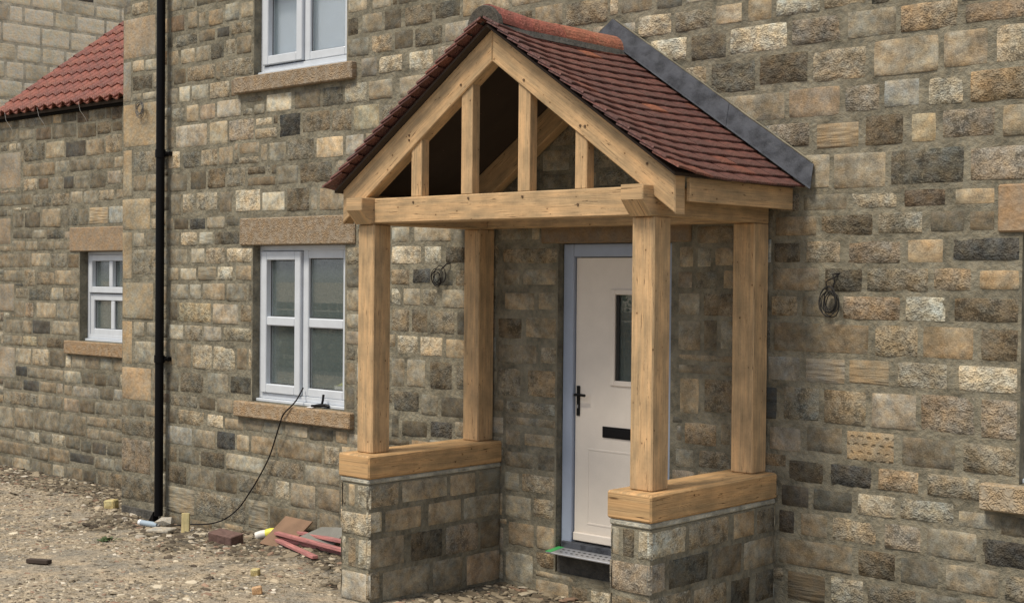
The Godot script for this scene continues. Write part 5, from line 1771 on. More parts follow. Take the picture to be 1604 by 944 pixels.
[-4442,-4247,2476,2671,10],[-2140,-1800,-35,85,13],[-4745,-4501,3312,3462,90],[-3926,-3622,3094,3192,32],[-4616,-4393,4141,4293,20],[510,640,2545,2655,50],[-4454,-4239,2894,3064,30],[-4158,-3865,2974,3082,20],[-750,-650,2505,2695,12],[-750,-650,2305,2495,11],[-2985,-2782,386,552,32],[539,973,1401,1454,30],
[-2340,-2200,1495,1685,12],[-998,-835,1866,1990,30],[532,656,1865,1983,90],[-978,-820,397,541,33],[-4961,-4683,1321,1477,32],[-5211,-4983,4150,4307,100],[970,1040,725,915,31],[-5189,-4902,1699,1848,30],[-4672,-4391,1332,1478,80],[-1950,-1700,-175,-45,20],[-1510,-1200,-455,-335,31],[-2570,-2190,-595,-465,10],
[-2720,-2500,1505,1635,30],[-2727,-2485,4027,4198,70],[-2350,-2200,1835,2005,11],[-1440,-1200,615,725,21],[879,976,1861,1993,30],[-1842,-1671,1706,1842,32],[872,959,880,1033,20],[-638,-488,1322,1448,32],[-5856,-5572,4381,4508,32],[-4760,-4480,1873,2008,33],[-1840,-1520,-455,-335,10],[-4807,-4594,3837,3989,20],
[-5054,-4720,203,351,10],[-340,-180,-325,-185,12],[-4580,-4379,3838,3994,12],[-2490,-2350,1645,1825,11],[-2230,-1850,-455,-335,12],[-4763,-4513,4012,4129,10],[-5002,-4808,2483,2672,71],[-4198,-3965,1877,2020,20],[500,690,615,705,90],[-2060,-1850,3195,3285,72],[-2920,-2580,-595,-465,21],[-5180,-4754,716,834,22],
[2232,2482,23,186,10],[-170,190,-325,-185,72],[-1780,-1590,-325,-185,70],[-3623,-3425,29,201,72],[-670,-490,-115,5,21],[-3175,-2856,571,682,10],[-5040,-4820,3845,3989,30],[-2090,-1860,3015,3095,90],[-2770,-2540,435,565,30],[-5440,-5220,4155,4305,50],[-2640,-2240,-455,-335,30],[980,1040,1085,1275,21],
[-5033,-4772,2188,2322,71],[-2670,-2390,-35,85,10],[-1472,-1370,1091,1282,22],[-4623,-4352,2335,2452,30],[-4951,-4757,3306,3472,30],[-4174,-4020,1094,1300,20],[-5196,-5024,2466,2671,20],[-4142,-3958,4155,4302,40],[720,820,2895,3005,30],[-972,-814,721,842,30],[-2727,-2588,3843,3995,12],[-2720,-2600,2455,2645,40],
[-3040,-2650,-455,-335,13],[-3240,-2930,-595,-465,20],[-5824,-5596,2712,2873,20],[-5239,-5041,2899,3067,72],[-2340,-2130,1375,1485,42],[-2310,-2120,-325,-185,40],[-2320,-2210,2185,2375,21],[-965,-488,872,942,30],[-1750,-1450,615,705,80],[-5247,-5044,849,1033,10],[-5217,-4975,1326,1476,70],[-5159,-4958,3665,3815,10],
[-4870,-4654,2026,2173,30],[-4464,-4221,704,845,20],[-4468,-4229,1882,2009,72],[-1790,-1590,-35,85,10],[-2380,-2150,-35,85,90],[-3495,-3189,574,682,30],[-5040,-4777,1871,1996,70],[-2180,-1970,-595,-465,41],[-2720,-2600,1055,1245,20],[-2590,-2430,2375,2505,32],[-2720,-2600,855,1045,10],[-1150,-1060,1645,1825,21],
[970,1040,925,1075,10],[-2060,-1860,3105,3185,90],[-3380,-3050,-455,-335,22],[-1468,-1375,1494,1676,10],[-4420,-4060,-595,-465,10],[720,890,2835,2885,20],[-3750,-3390,-455,-335,31],[-5190,-4980,3326,3461,32],[-4050,-3740,-595,-465,20],[-4127,-3958,1515,1676,42],[-2320,-2200,2015,2175,12],[-4746,-4529,2189,2321,73],
[1050,1150,1265,1365,92],[-5070,-4893,3496,3652,70],[-4165,-3980,387,545,30],[-3730,-3460,-595,-465,23],[-5486,-5384,734,1051,20],[-4894,-4644,2333,2444,1],[-4940,-4782,4152,4315,20],[-4161,-3868,2888,2960,21],[-1960,-1750,-595,-465,20],[-2437,-2208,4021,4168,30],[-5259,-5046,2183,2322,20],[-4470,-4090,-455,-335,90],
[-5258,-5085,3488,3646,20],[-5583,-5406,2704,2874,20],[-4606,-4359,564,691,72],[-4732,-4478,715,839,10],[-4080,-3760,-455,-335,71],[-2340,-2200,1695,1825,20],[-4347,-4061,565,676,30],[1874,2079,3516,3616,11],[850,960,2285,2365,31],[-5142,-4907,2334,2450,10],[-4367,-4213,3861,4004,32],[-2190,-2072,1698,1844,71],
[-1489,-1379,1856,1991,22],[-2178,-2081,680,862,10],[-5248,-5075,3845,3991,30],[-4888,-4704,1703,1851,30],[-750,-650,2705,2825,22],[-2490,-2350,1505,1635,31],[-5627,-5416,3834,3954,30],[430,500,3195,3325,20],[-4031,-3776,2793,2871,11],[-5867,-5603,566,702,20],[-5252,-5024,4340,4542,20],[-3788,-3515,579,682,20],
[-4493,-4297,4021,4123,0],[-5227,-5071,1504,1684,10],[-2280,-2100,3015,3095,70],[-1120,-1050,1065,1255,20],[-1518,-1383,2176,2280,20],[-3175,-3082,2463,2664,20],[-4095,-3805,3417,3471,22],[-3928,-3691,3206,3281,72],[-5603,-5402,2185,2325,20],[-5820,-5622,2182,2328,30],[-3450,-3250,-595,-465,20],[-4980,-4700,-595,-465,21],
[-5290,-4990,-595,-465,82],[-4690,-4430,-595,-465,20],[-5254,-5133,3079,3290,20],[-1120,-980,955,1055,20],[-5400,-5260,3195,3375,20],[-5223,-5107,1084,1309,20],[-5673,-5413,3565,3649,30],[-5842,-5640,3844,3963,30],[-5400,-5270,3485,3675,20],[-5390,-5210,2515,2655,10],[-1150,-1080,2195,2365,30],[-5390,-5230,2015,2175,80],
[-4047,-3802,578,682,20],[-1310,-1200,-175,-45,22],[-5803,-5614,1332,1483,30],[-5485,-5394,76,368,20],[-1480,-1365,740,861,30],[-5440,-5270,4015,4145,40],[-5380,-5240,1645,1825,50],[-5579,-5394,1340,1485,30],[-2770,-2680,-205,-15,31],[-5410,-5260,3855,4005,101],[-2310,-2190,795,925,21],[-1120,-1060,1315,1505,80],
[-50,30,3685,3845,72],[-5380,-5240,-235,-45,10],[-5390,-5240,435,605,20],[-5390,-5230,2685,2825,10],[-5230,-5069,193,351,22],[-5380,-5240,245,425,30],[-5380,-5230,1335,1495,22],[-4341,-4138,2353,2446,10],[-5390,-5270,2185,2375,22],[-2842,-2687,572,682,30],[-2320,-2210,2385,2505,21],[-5420,-5230,1095,1225,20],
[-1520,-1380,2285,2365,30],[-5230,-5057,1869,1997,40],[-4807,-4501,4339,4478,10],[-738,-649,2189,2296,30],[-5440,-5260,4335,4435,20],[-3947,-3793,3304,3403,20],[-3851,-3751,2899,3061,20],[-1280,-1200,95,235,12],[-3060,-2680,-325,-235,22],[-5218,-5067,554,702,10],[-5400,-5200,3385,3475,30],[-5590,-5398,584,710,20],
[570,790,3688,3770,70],[-5400,-5270,3705,3845,20],[-2420,-2330,2375,2505,30],[-1370,-1310,2025,2185,40],[-2720,-2600,1255,1365,22],[-2290,-2210,2515,2655,30],[-2320,-2190,685,785,20],[-5010,-4821,4335,4513,20],[-2680,-2540,575,675,30],[-4768,-4661,4144,4291,20],[-3300,-3070,-325,-235,90],[-6000,-5870,4404,4632,90],
[-5201,-4519,-395,-284,10],[-1740,-1470,-595,-465,11],[-4280,-4190,3485,3645,100],[-1950,-1760,615,685,50],[-5370,-5240,1865,2005,31],[-5380,-5240,1505,1635,31],[-2320,-1960,615,675,10],[-2134,-1904,4020,4152,10],[-5400,-5250,2895,3005,12],[-5380,-5240,95,235,10],[-2560,-2480,2695,2825,30],[-5400,-5260,3075,3185,20],
[2420,2630,3465,3655,82],[500,580,-125,-45,22],[-5370,-5260,935,1085,82],[-5370,-5190,735,835,100],[-5390,-5230,615,725,30],[-5420,-5230,1235,1325,90],[-2320,-2200,2835,2905,81],[980,1040,1285,1365,30],[-1120,-1060,1515,1635,90],[535,584,884,988,90],[-1090,-1020,3735,3825,0],[-5390,-5270,2385,2505,40],
[-5380,-5240,-35,85,70],[-4500,-4430,3655,3825,20],[-4106,-3961,3309,3377,32],[-5846,-5685,3567,3648,20],[-5260,-5150,2335,2455,20],[-6000,-5881,567,700,20],[-5490,-5410,3665,3825,32],[-2280,-2200,2915,3005,20],[-5560,-5450,4385,4575,20],[-5512,-5403,2346,2458,20],[-5520,-5400,2595,2695,20],[-4006,-3958,1108,1305,72],
[-4487,-4158,4333,4463,20],[870,1230,-175,-45,51],[-5513,-5404,2473,2580,20],[500,590,995,1045,10],[2090,2410,3515,3675,30],[-5450,-5390,1495,1685,32],[-1190,-950,-325,-265,30],[-5262,-5167,4014,4120,10],[-4340,-4060,-325,-255,30],[-2770,-2680,-5,85,20],[-940,-680,-325,-265,90],[-4012,-3958,1704,1858,20],
[-5259,-5173,3701,3806,30],[-3700,-3620,2785,2875,10],[-1190,-940,145,195,30],[-5400,-5230,2835,2885,11],[-4510,-4350,-325,-255,20],[-5290,-5210,-395,-275,22],[-3680,-3610,3205,3295,12],[-5400,-5250,3015,3065,90],[-4230,-4170,2895,3005,22],[-440,-160,3835,4025,20],[-5370,-5260,845,925,11],[-5450,-5390,1695,1825,32],
[-3620,-3310,-325,-265,31],[-5440,-5260,4445,4625,22],[-4206,-4158,713,841,20],[-5860,-5570,4515,4625,32],[-3770,-3710,2795,2875,21],[-4050,-3880,-325,-275,22],[-3870,-3630,-325,-275,43],[-4230,-4170,3015,3085,90],[-4660,-4480,-455,-405,22],[-2200,-2140,4025,4145,21],[-1890,-1750,4015,4145,22],[-1740,-1450,4005,4195,10],
[-5290,-5030,-455,-405,91],[-670,-305,-179,-128,30],[-560,-450,3855,4005,90],[-5020,-4670,-455,-405,40],[-4150,-3960,4315,4435,20],[800,910,3685,3845,90],[2495,2874,45,187,20],[-1460,-1080,-595,-465,1],[-1070,-680,-595,-465,10],[-670,-270,-595,-465,40],[-260,130,-595,-465,32],[140,370,-595,-465,20],
[380,570,-595,-465,22],[580,820,-595,-465,10],[830,1030,-595,-465,40],[1040,1270,-595,-465,13],[1280,1540,-595,-465,20],[1550,1720,-595,-465,21],[1730,1920,-595,-465,10],[1930,2150,-595,-465,50],[2160,2450,-595,-465,40],[2460,2860,-595,-465,20],[2870,3130,-595,-465,10],[3140,3360,-595,-465,92],
[3370,3650,-595,-465,10],[3660,3880,-595,-465,20],[3890,4260,-595,-465,10],[4270,4390,-595,-465,33],[-790,-400,-455,-335,12],[-390,-210,-455,-335,72],[-200,170,-455,-335,32],[180,390,-455,-335,30],[400,780,-455,-335,40],[790,1080,-455,-335,10],[1090,1390,-455,-335,32],[1400,1710,-455,-335,10],
[1720,2070,-455,-335,30],[2080,2440,-455,-335,70],[2450,2740,-455,-335,22],[2750,2980,-455,-335,20],[2990,3390,-455,-335,10],[3400,3710,-455,-335,80],[3720,3980,-455,-335,82],[3990,4160,-455,-335,80],[4170,4390,-455,-335,70],[200,590,-325,-185,21],[600,880,-325,-185,32],[890,1240,-325,-185,100],
[1250,1570,-325,-185,31],[1580,1890,-325,-185,70],[1900,2290,-325,-185,21],[2300,2680,-325,-185,30],[2690,2900,-325,-185,21],[2910,3310,-325,-185,90],[3320,3580,-325,-185,70],[3590,3850,-325,-185,10],[3860,4150,-325,-185,31],[4160,4390,-325,-185,91],[1240,1630,-175,-45,90],[1640,2010,-175,-45,71],
[2020,2200,-175,-45,32],[2210,2440,-175,-45,32],[2450,2760,-175,-45,11],[2770,2990,-175,-45,81],[3000,3230,-175,-45,91],[3240,3480,-175,-45,72],[3490,3870,-175,-45,81],[3880,4210,-175,-45,30],[4220,4390,-175,-45,20],[1950,2250,-35,15,32],[2260,2430,-35,15,80],[2440,2770,-35,15,11],
[2780,2980,-35,35,20],[2990,3230,-35,85,23],[3240,3550,-35,85,23],[3560,3760,-35,85,22],[3770,4160,-35,85,33],[4170,4390,-35,85,91],[2880,2980,45,235,12],[2990,3270,95,235,30],[3280,3580,95,235,30],[3590,3980,95,235,31],[3990,4390,95,235,20],[2880,3090,245,425,10],
[3100,3340,245,425,31],[3350,3680,245,425,90],[3690,4000,245,425,10],[4010,4190,245,425,80],[4200,4390,245,425,80],[2880,3150,435,605,51],[3160,3490,435,605,90],[3500,3750,435,605,40],[3760,4110,435,605,11],[4120,4390,435,605,40],[2870,3190,615,665,42],[3200,3450,615,665,31],
[3460,3630,615,665,32],[3640,3930,615,665,40],[3940,4200,615,665,31],[4210,4390,615,665,31],[4310,4390,855,1045,20],[4310,4390,1055,1245,10],[4310,4390,1255,1365,30],[4310,4390,1375,1495,30],[4310,4390,1505,1635,20],[4310,4390,1645,1825,30],[4310,4390,1835,2005,10],[4310,4390,2015,2175,72],
[2850,3080,2475,2665,11],[3090,3390,2475,2665,22],[3400,3750,2475,2665,30],[3760,4000,2475,2665,81],[4010,4300,2475,2665,31],[4310,4390,2475,2665,90],[2850,3190,2675,2825,20],[3200,3480,2675,2825,10],[3490,3690,2675,2825,10],[3700,3890,2675,2825,80],[3900,4130,2675,2825,30],[4140,4390,2675,2825,92],
[2840,3060,2835,3005,30],[3070,3460,2835,3005,12],[3470,3670,2835,3005,30],[3680,3840,2835,3005,11],[3850,4110,2835,3005,91],[4120,4390,2835,3005,22],[2840,3030,3015,3185,22],[3040,3380,3015,3185,70],[3390,3770,3015,3185,20],[3780,3950,3015,3185,30],[3960,4130,3015,3185,30],[4140,4390,3015,3185,52],
[2840,3050,3195,3375,32],[3060,3440,3195,3375,23],[3450,3670,3195,3375,30],[3680,4020,3195,3375,20],[4030,4280,3195,3375,32],[4290,4390,3195,3375,11],[2830,3100,3385,3505,30],[3110,3370,3385,3505,20],[3380,3750,3385,3505,32],[3760,4110,3385,3505,32],[4120,4390,3385,3505,0],[2640,2820,3465,3655,20],
[2830,3130,3515,3675,21],[3140,3390,3515,3675,22],[3400,3590,3515,3675,21],[3600,4000,3515,3675,21],[4010,4190,3515,3675,30],[4200,4390,3515,3675,20],[1860,2080,3625,3815,31],[1230,1580,3645,3835,32],[1590,1850,3645,3835,42],[2420,2820,3665,3855,90],[920,1120,3675,3865,10],[1130,1220,3675,3865,30],
[2090,2290,3685,3845,40],[2300,2410,3685,3845,20],[2830,3080,3685,3845,21],[3090,3310,3685,3845,10],[3320,3720,3685,3845,30],[3730,3950,3685,3845,30],[3960,4390,3685,3845,21],[570,790,3775,3965,20],[330,560,3805,3995,11],[1860,2080,3825,4015,20],[-150,-60,3835,4025,32],[40,320,3845,4035,30],
[1230,1390,3845,4035,10],[1400,1850,3845,4035,20],[-50,30,3855,4005,32],[800,910,3855,4005,40],[2090,2320,3855,4005,70],[2330,2410,3855,4005,21],[2830,3230,3855,4005,93],[3240,3610,3855,4005,30],[3620,3980,3855,4005,11],[3990,4390,3855,4005,40],[2420,2610,3865,4005,22],[2620,2820,3865,4005,73],
[920,1220,3875,4005,10],[570,790,3975,4165,31],[-950,-700,3995,4185,30],[-690,-570,3995,4185,91],[330,560,4005,4195,70],[-560,-450,4015,4145,31],[-50,30,4015,4145,30],[800,1030,4015,4145,10],[1040,1220,4015,4145,30],[2090,2260,4015,4145,20],[2270,2490,4015,4145,21],[2500,2860,4015,4145,30],
[2870,3080,4015,4145,20],[3090,3470,4015,4145,21],[3480,3720,4015,4145,11],[3730,3980,4015,4145,23],[3990,4390,4015,4145,22],[-1440,-1270,4025,4145,80],[-1260,-960,4025,4145,30],[1860,2080,4025,4145,92],[-440,-270,4035,4145,41],[-260,-60,4035,4145,11],[40,220,4045,4145,22],[230,320,4045,4145,30],
[1230,1530,4045,4145,43],[1540,1850,4045,4145,32],[-2200,-2140,4155,4305,20],[-1890,-1750,4155,4305,33],[-1440,-1070,4155,4305,21],[-1060,-960,4155,4305,20],[-560,-240,4155,4305,20],[-230,120,4155,4305,33],[130,320,4155,4305,12],[800,1200,4155,4305,22],[1210,1580,4155,4305,91],[1590,1750,4155,4305,11],
[1760,2070,4155,4305,11],[2080,2390,4155,4305,11],[2400,2580,4155,4305,30],[2590,2860,4155,4305,30],[2870,3110,4155,4305,20],[3120,3440,4155,4305,22],[3450,3810,4155,4305,21],[3820,4190,4155,4305,20],[4200,4390,4155,4305,10],[-2130,-1900,4165,4305,11],[-2480,-2210,4175,4305,23],[570,790,4175,4305,32],
[-950,-670,4195,4305,20],[-660,-570,4195,4305,30],[-2720,-2490,4205,4305,30],[-1740,-1450,4205,4305,31],[330,560,4205,4305,80],[-2720,-2410,4315,4435,31],[-2400,-2220,4315,4435,91],[-2210,-2030,4315,4435,92],[-2020,-1790,4315,4435,10],[-1780,-1560,4315,4435,20],[-1550,-1350,4315,4435,90],[-1340,-960,4315,4435,72],
[-950,-580,4315,4435,20],[-570,-410,4315,4435,11],[-400,-110,4315,4435,21],[-100,170,4315,4435,31],[180,410,4315,4435,31],[420,740,4315,4435,30],[750,970,4315,4435,31],[980,1150,4315,4435,20],[1160,1550,4315,4435,20],[1560,1730,4315,4435,70],[1740,1970,4315,4435,30],[1980,2280,4315,4435,20],
[2290,2530,4315,4435,20],[2540,2780,4315,4435,22],[2790,3020,4315,4435,20],[3030,3340,4315,4435,40],[3350,3720,4315,4435,20],[3730,4100,4315,4435,32],[4110,4390,4315,4435,12],[-4150,-3960,4445,4625,20],[-2720,-2450,4445,4625,31],[-2440,-2040,4445,4625,90],[-2030,-1750,4445,4625,20],[-1740,-1500,4445,4625,41],
[-1490,-1250,4445,4625,20],[-1240,-1020,4445,4625,22],[-1010,-660,4445,4625,20],[-650,-260,4445,4625,30],[-250,20,4445,4625,40],[30,430,4445,4625,20],[440,740,4445,4625,31],[750,960,4445,4625,23],[970,1240,4445,4625,20],[1250,1600,4445,4625,23],[1610,1970,4445,4625,80],[1980,2240,4445,4625,91],
[2250,2610,4445,4625,30],[2620,2870,4445,4625,71],[2880,3120,4445,4625,32],[3130,3300,4445,4625,90],[3310,3580,4445,4625,22],[3590,3750,4445,4625,10],[3760,3950,4445,4625,82],[3960,4150,4445,4625,12],[4160,4390,4445,4625,81],[-4490,-4160,4475,4625,23],[-4810,-4600,4485,4625,80],[-4590,-4500,4485,4625,32],
[-5010,-4820,4525,4625,22],[-5250,-5020,4555,4745,32],[-5560,-5450,4585,4775,30],[-5860,-5570,4635,4815,11],[-5440,-5260,4635,4815,30],[-5010,-4790,4635,4815,20],[-4780,-4440,4635,4815,20],[-4430,-4180,4635,4815,20],[-4170,-3960,4635,4815,30],[-2720,-2320,4635,4815,21],[-2310,-1910,4635,4815,21],[-1900,-1570,4635,4815,30],
[-1560,-1250,4635,4815,70],[-1240,-980,4635,4815,73],[-970,-720,4635,4815,40],[-710,-480,4635,4815,21],[-470,-160,4635,4815,40],[-150,150,4635,4815,41],[160,510,4635,4815,30],[520,800,4635,4815,20],[810,1050,4635,4815,90],[1060,1300,4635,4815,30],[1310,1520,4635,4815,32],[1530,1710,4635,4815,22],
[1720,1920,4635,4815,32],[1930,2300,4635,4815,22],[2310,2650,4635,4815,10],[2660,3040,4635,4815,92],[3050,3310,4635,4815,10],[3320,3560,4635,4815,20],[3570,3790,4635,4815,10],[3800,4200,4635,4815,92],[4210,4390,4635,4815,22],[-5990,-5870,4645,4815,21],[-5250,-5020,4755,4945,32],[-5560,-5450,4785,4975,32],
[-5990,-5810,4825,4975,20],[-5800,-5570,4825,4975,21],[-5440,-5260,4825,4975,22],[-5010,-4830,4825,4975,22],[-4820,-4650,4825,4975,20],[-4640,-4330,4825,4975,82],[-4320,-4040,4825,4975,21],[-4030,-3960,4825,4975,30],[-2720,-2560,4825,4975,23],[-2550,-2320,4825,4975,21],[-2310,-2030,4825,4975,21],[-2020,-1790,4825,4975,31],
[-1780,-1590,4825,4975,1],[-1580,-1390,4825,4975,22],[-1380,-1220,4825,4975,0],[-1210,-880,4825,4975,92],[-870,-470,4825,4975,20],[-460,-290,4825,4975,91],[-280,90,4825,4975,100],[100,320,4825,4975,20],[330,550,4825,4975,30],[560,840,4825,4975,30],[850,1150,4825,4975,21],[1160,1320,4825,4975,91],
[1330,1630,4825,4975,90],[1640,1900,4825,4975,32],[1910,2170,4825,4975,20],[2180,2350,4825,4975,20],[2360,2650,4825,4975,30],[2660,2990,4825,4975,30],[3000,3250,4825,4975,80],[3260,3590,4825,4975,20],[3600,3900,4825,4975,40],[3910,4260,4825,4975,31],[4270,4390,4825,4975,30],[-3950,-3680,4915,5105,30],
[-3670,-3500,4915,5105,10],[-3490,-3290,4915,5105,31],[-3280,-2980,4915,5105,82],[-2970,-2730,4915,5105,80],[-5250,-5020,4955,5145,31],[-5990,-5810,4985,5125,20],[-5800,-5440,4985,5125,10],[-5430,-5260,4985,5125,33],[-5010,-4680,4985,5125,13],[-4670,-4330,4985,5125,32],[-4320,-3960,4985,5125,30],[-2720,-2420,4985,5125,101],
[-2410,-2220,4985,5125,73],[-2210,-2000,4985,5125,22],[-1990,-1710,4985,5125,32],[-1700,-1410,4985,5125,33],[-1400,-1110,4985,5125,10],[-1100,-820,4985,5125,20],[-810,-630,4985,5125,20],[-620,-310,4985,5125,42],[-300,-20,4985,5125,50],[-10,220,4985,5125,10],[230,500,4985,5125,1],[510,840,4985,5125,10],
[850,1200,4985,5125,20],[1210,1610,4985,5125,30],[1620,1940,4985,5125,10],[1950,2190,4985,5125,41],[2200,2530,4985,5125,32],[2540,2890,4985,5125,22],[2900,3190,4985,5125,31],[3200,3390,4985,5125,20],[3400,3650,4985,5125,20],[3660,3950,4985,5125,30],[3960,4170,4985,5125,72],[4180,4390,4985,5125,30],
[-3950,-3760,5115,5195,0],[-3750,-3430,5115,5195,12],[-3420,-3250,5115,5195,31],[-3240,-3040,5115,5195,30],[-3030,-2860,5115,5195,90],[-2850,-2730,5115,5195,21],[-5990,-5660,5135,5195,20],[-5650,-5260,5135,5195,41],[-5010,-4660,5135,5195,22],[-4650,-4410,5135,5195,32],[-4400,-4200,5135,5195,90],[-4190,-3960,5135,5195,10],
[-2720,-2380,5135,5195,10],[-2370,-2000,5135,5195,31],[-1990,-1760,5135,5195,22],[-1750,-1480,5135,5195,20],[-1470,-1310,5135,5195,70],[-1300,-990,5135,5195,21],[-980,-640,5135,5195,31],[-630,-350,5135,5195,90],[-340,-120,5135,5195,20],[-110,60,5135,5195,90],[70,230,5135,5195,20],[240,480,5135,5195,30],
[490,670,5135,5195,30],[680,920,5135,5195,40],[930,1280,5135,5195,22],[1290,1470,5135,5195,32],[1480,1850,5135,5195,11],[1860,2070,5135,5195,20],[2080,2270,5135,5195,70],[2280,2670,5135,5195,80],[2680,2940,5135,5195,21],[2950,3220,5135,5195,101],[3230,3500,5135,5195,20],[3510,3780,5135,5195,32],
[3790,4060,5135,5195,41],[4070,4390,5135,5195,10],
]
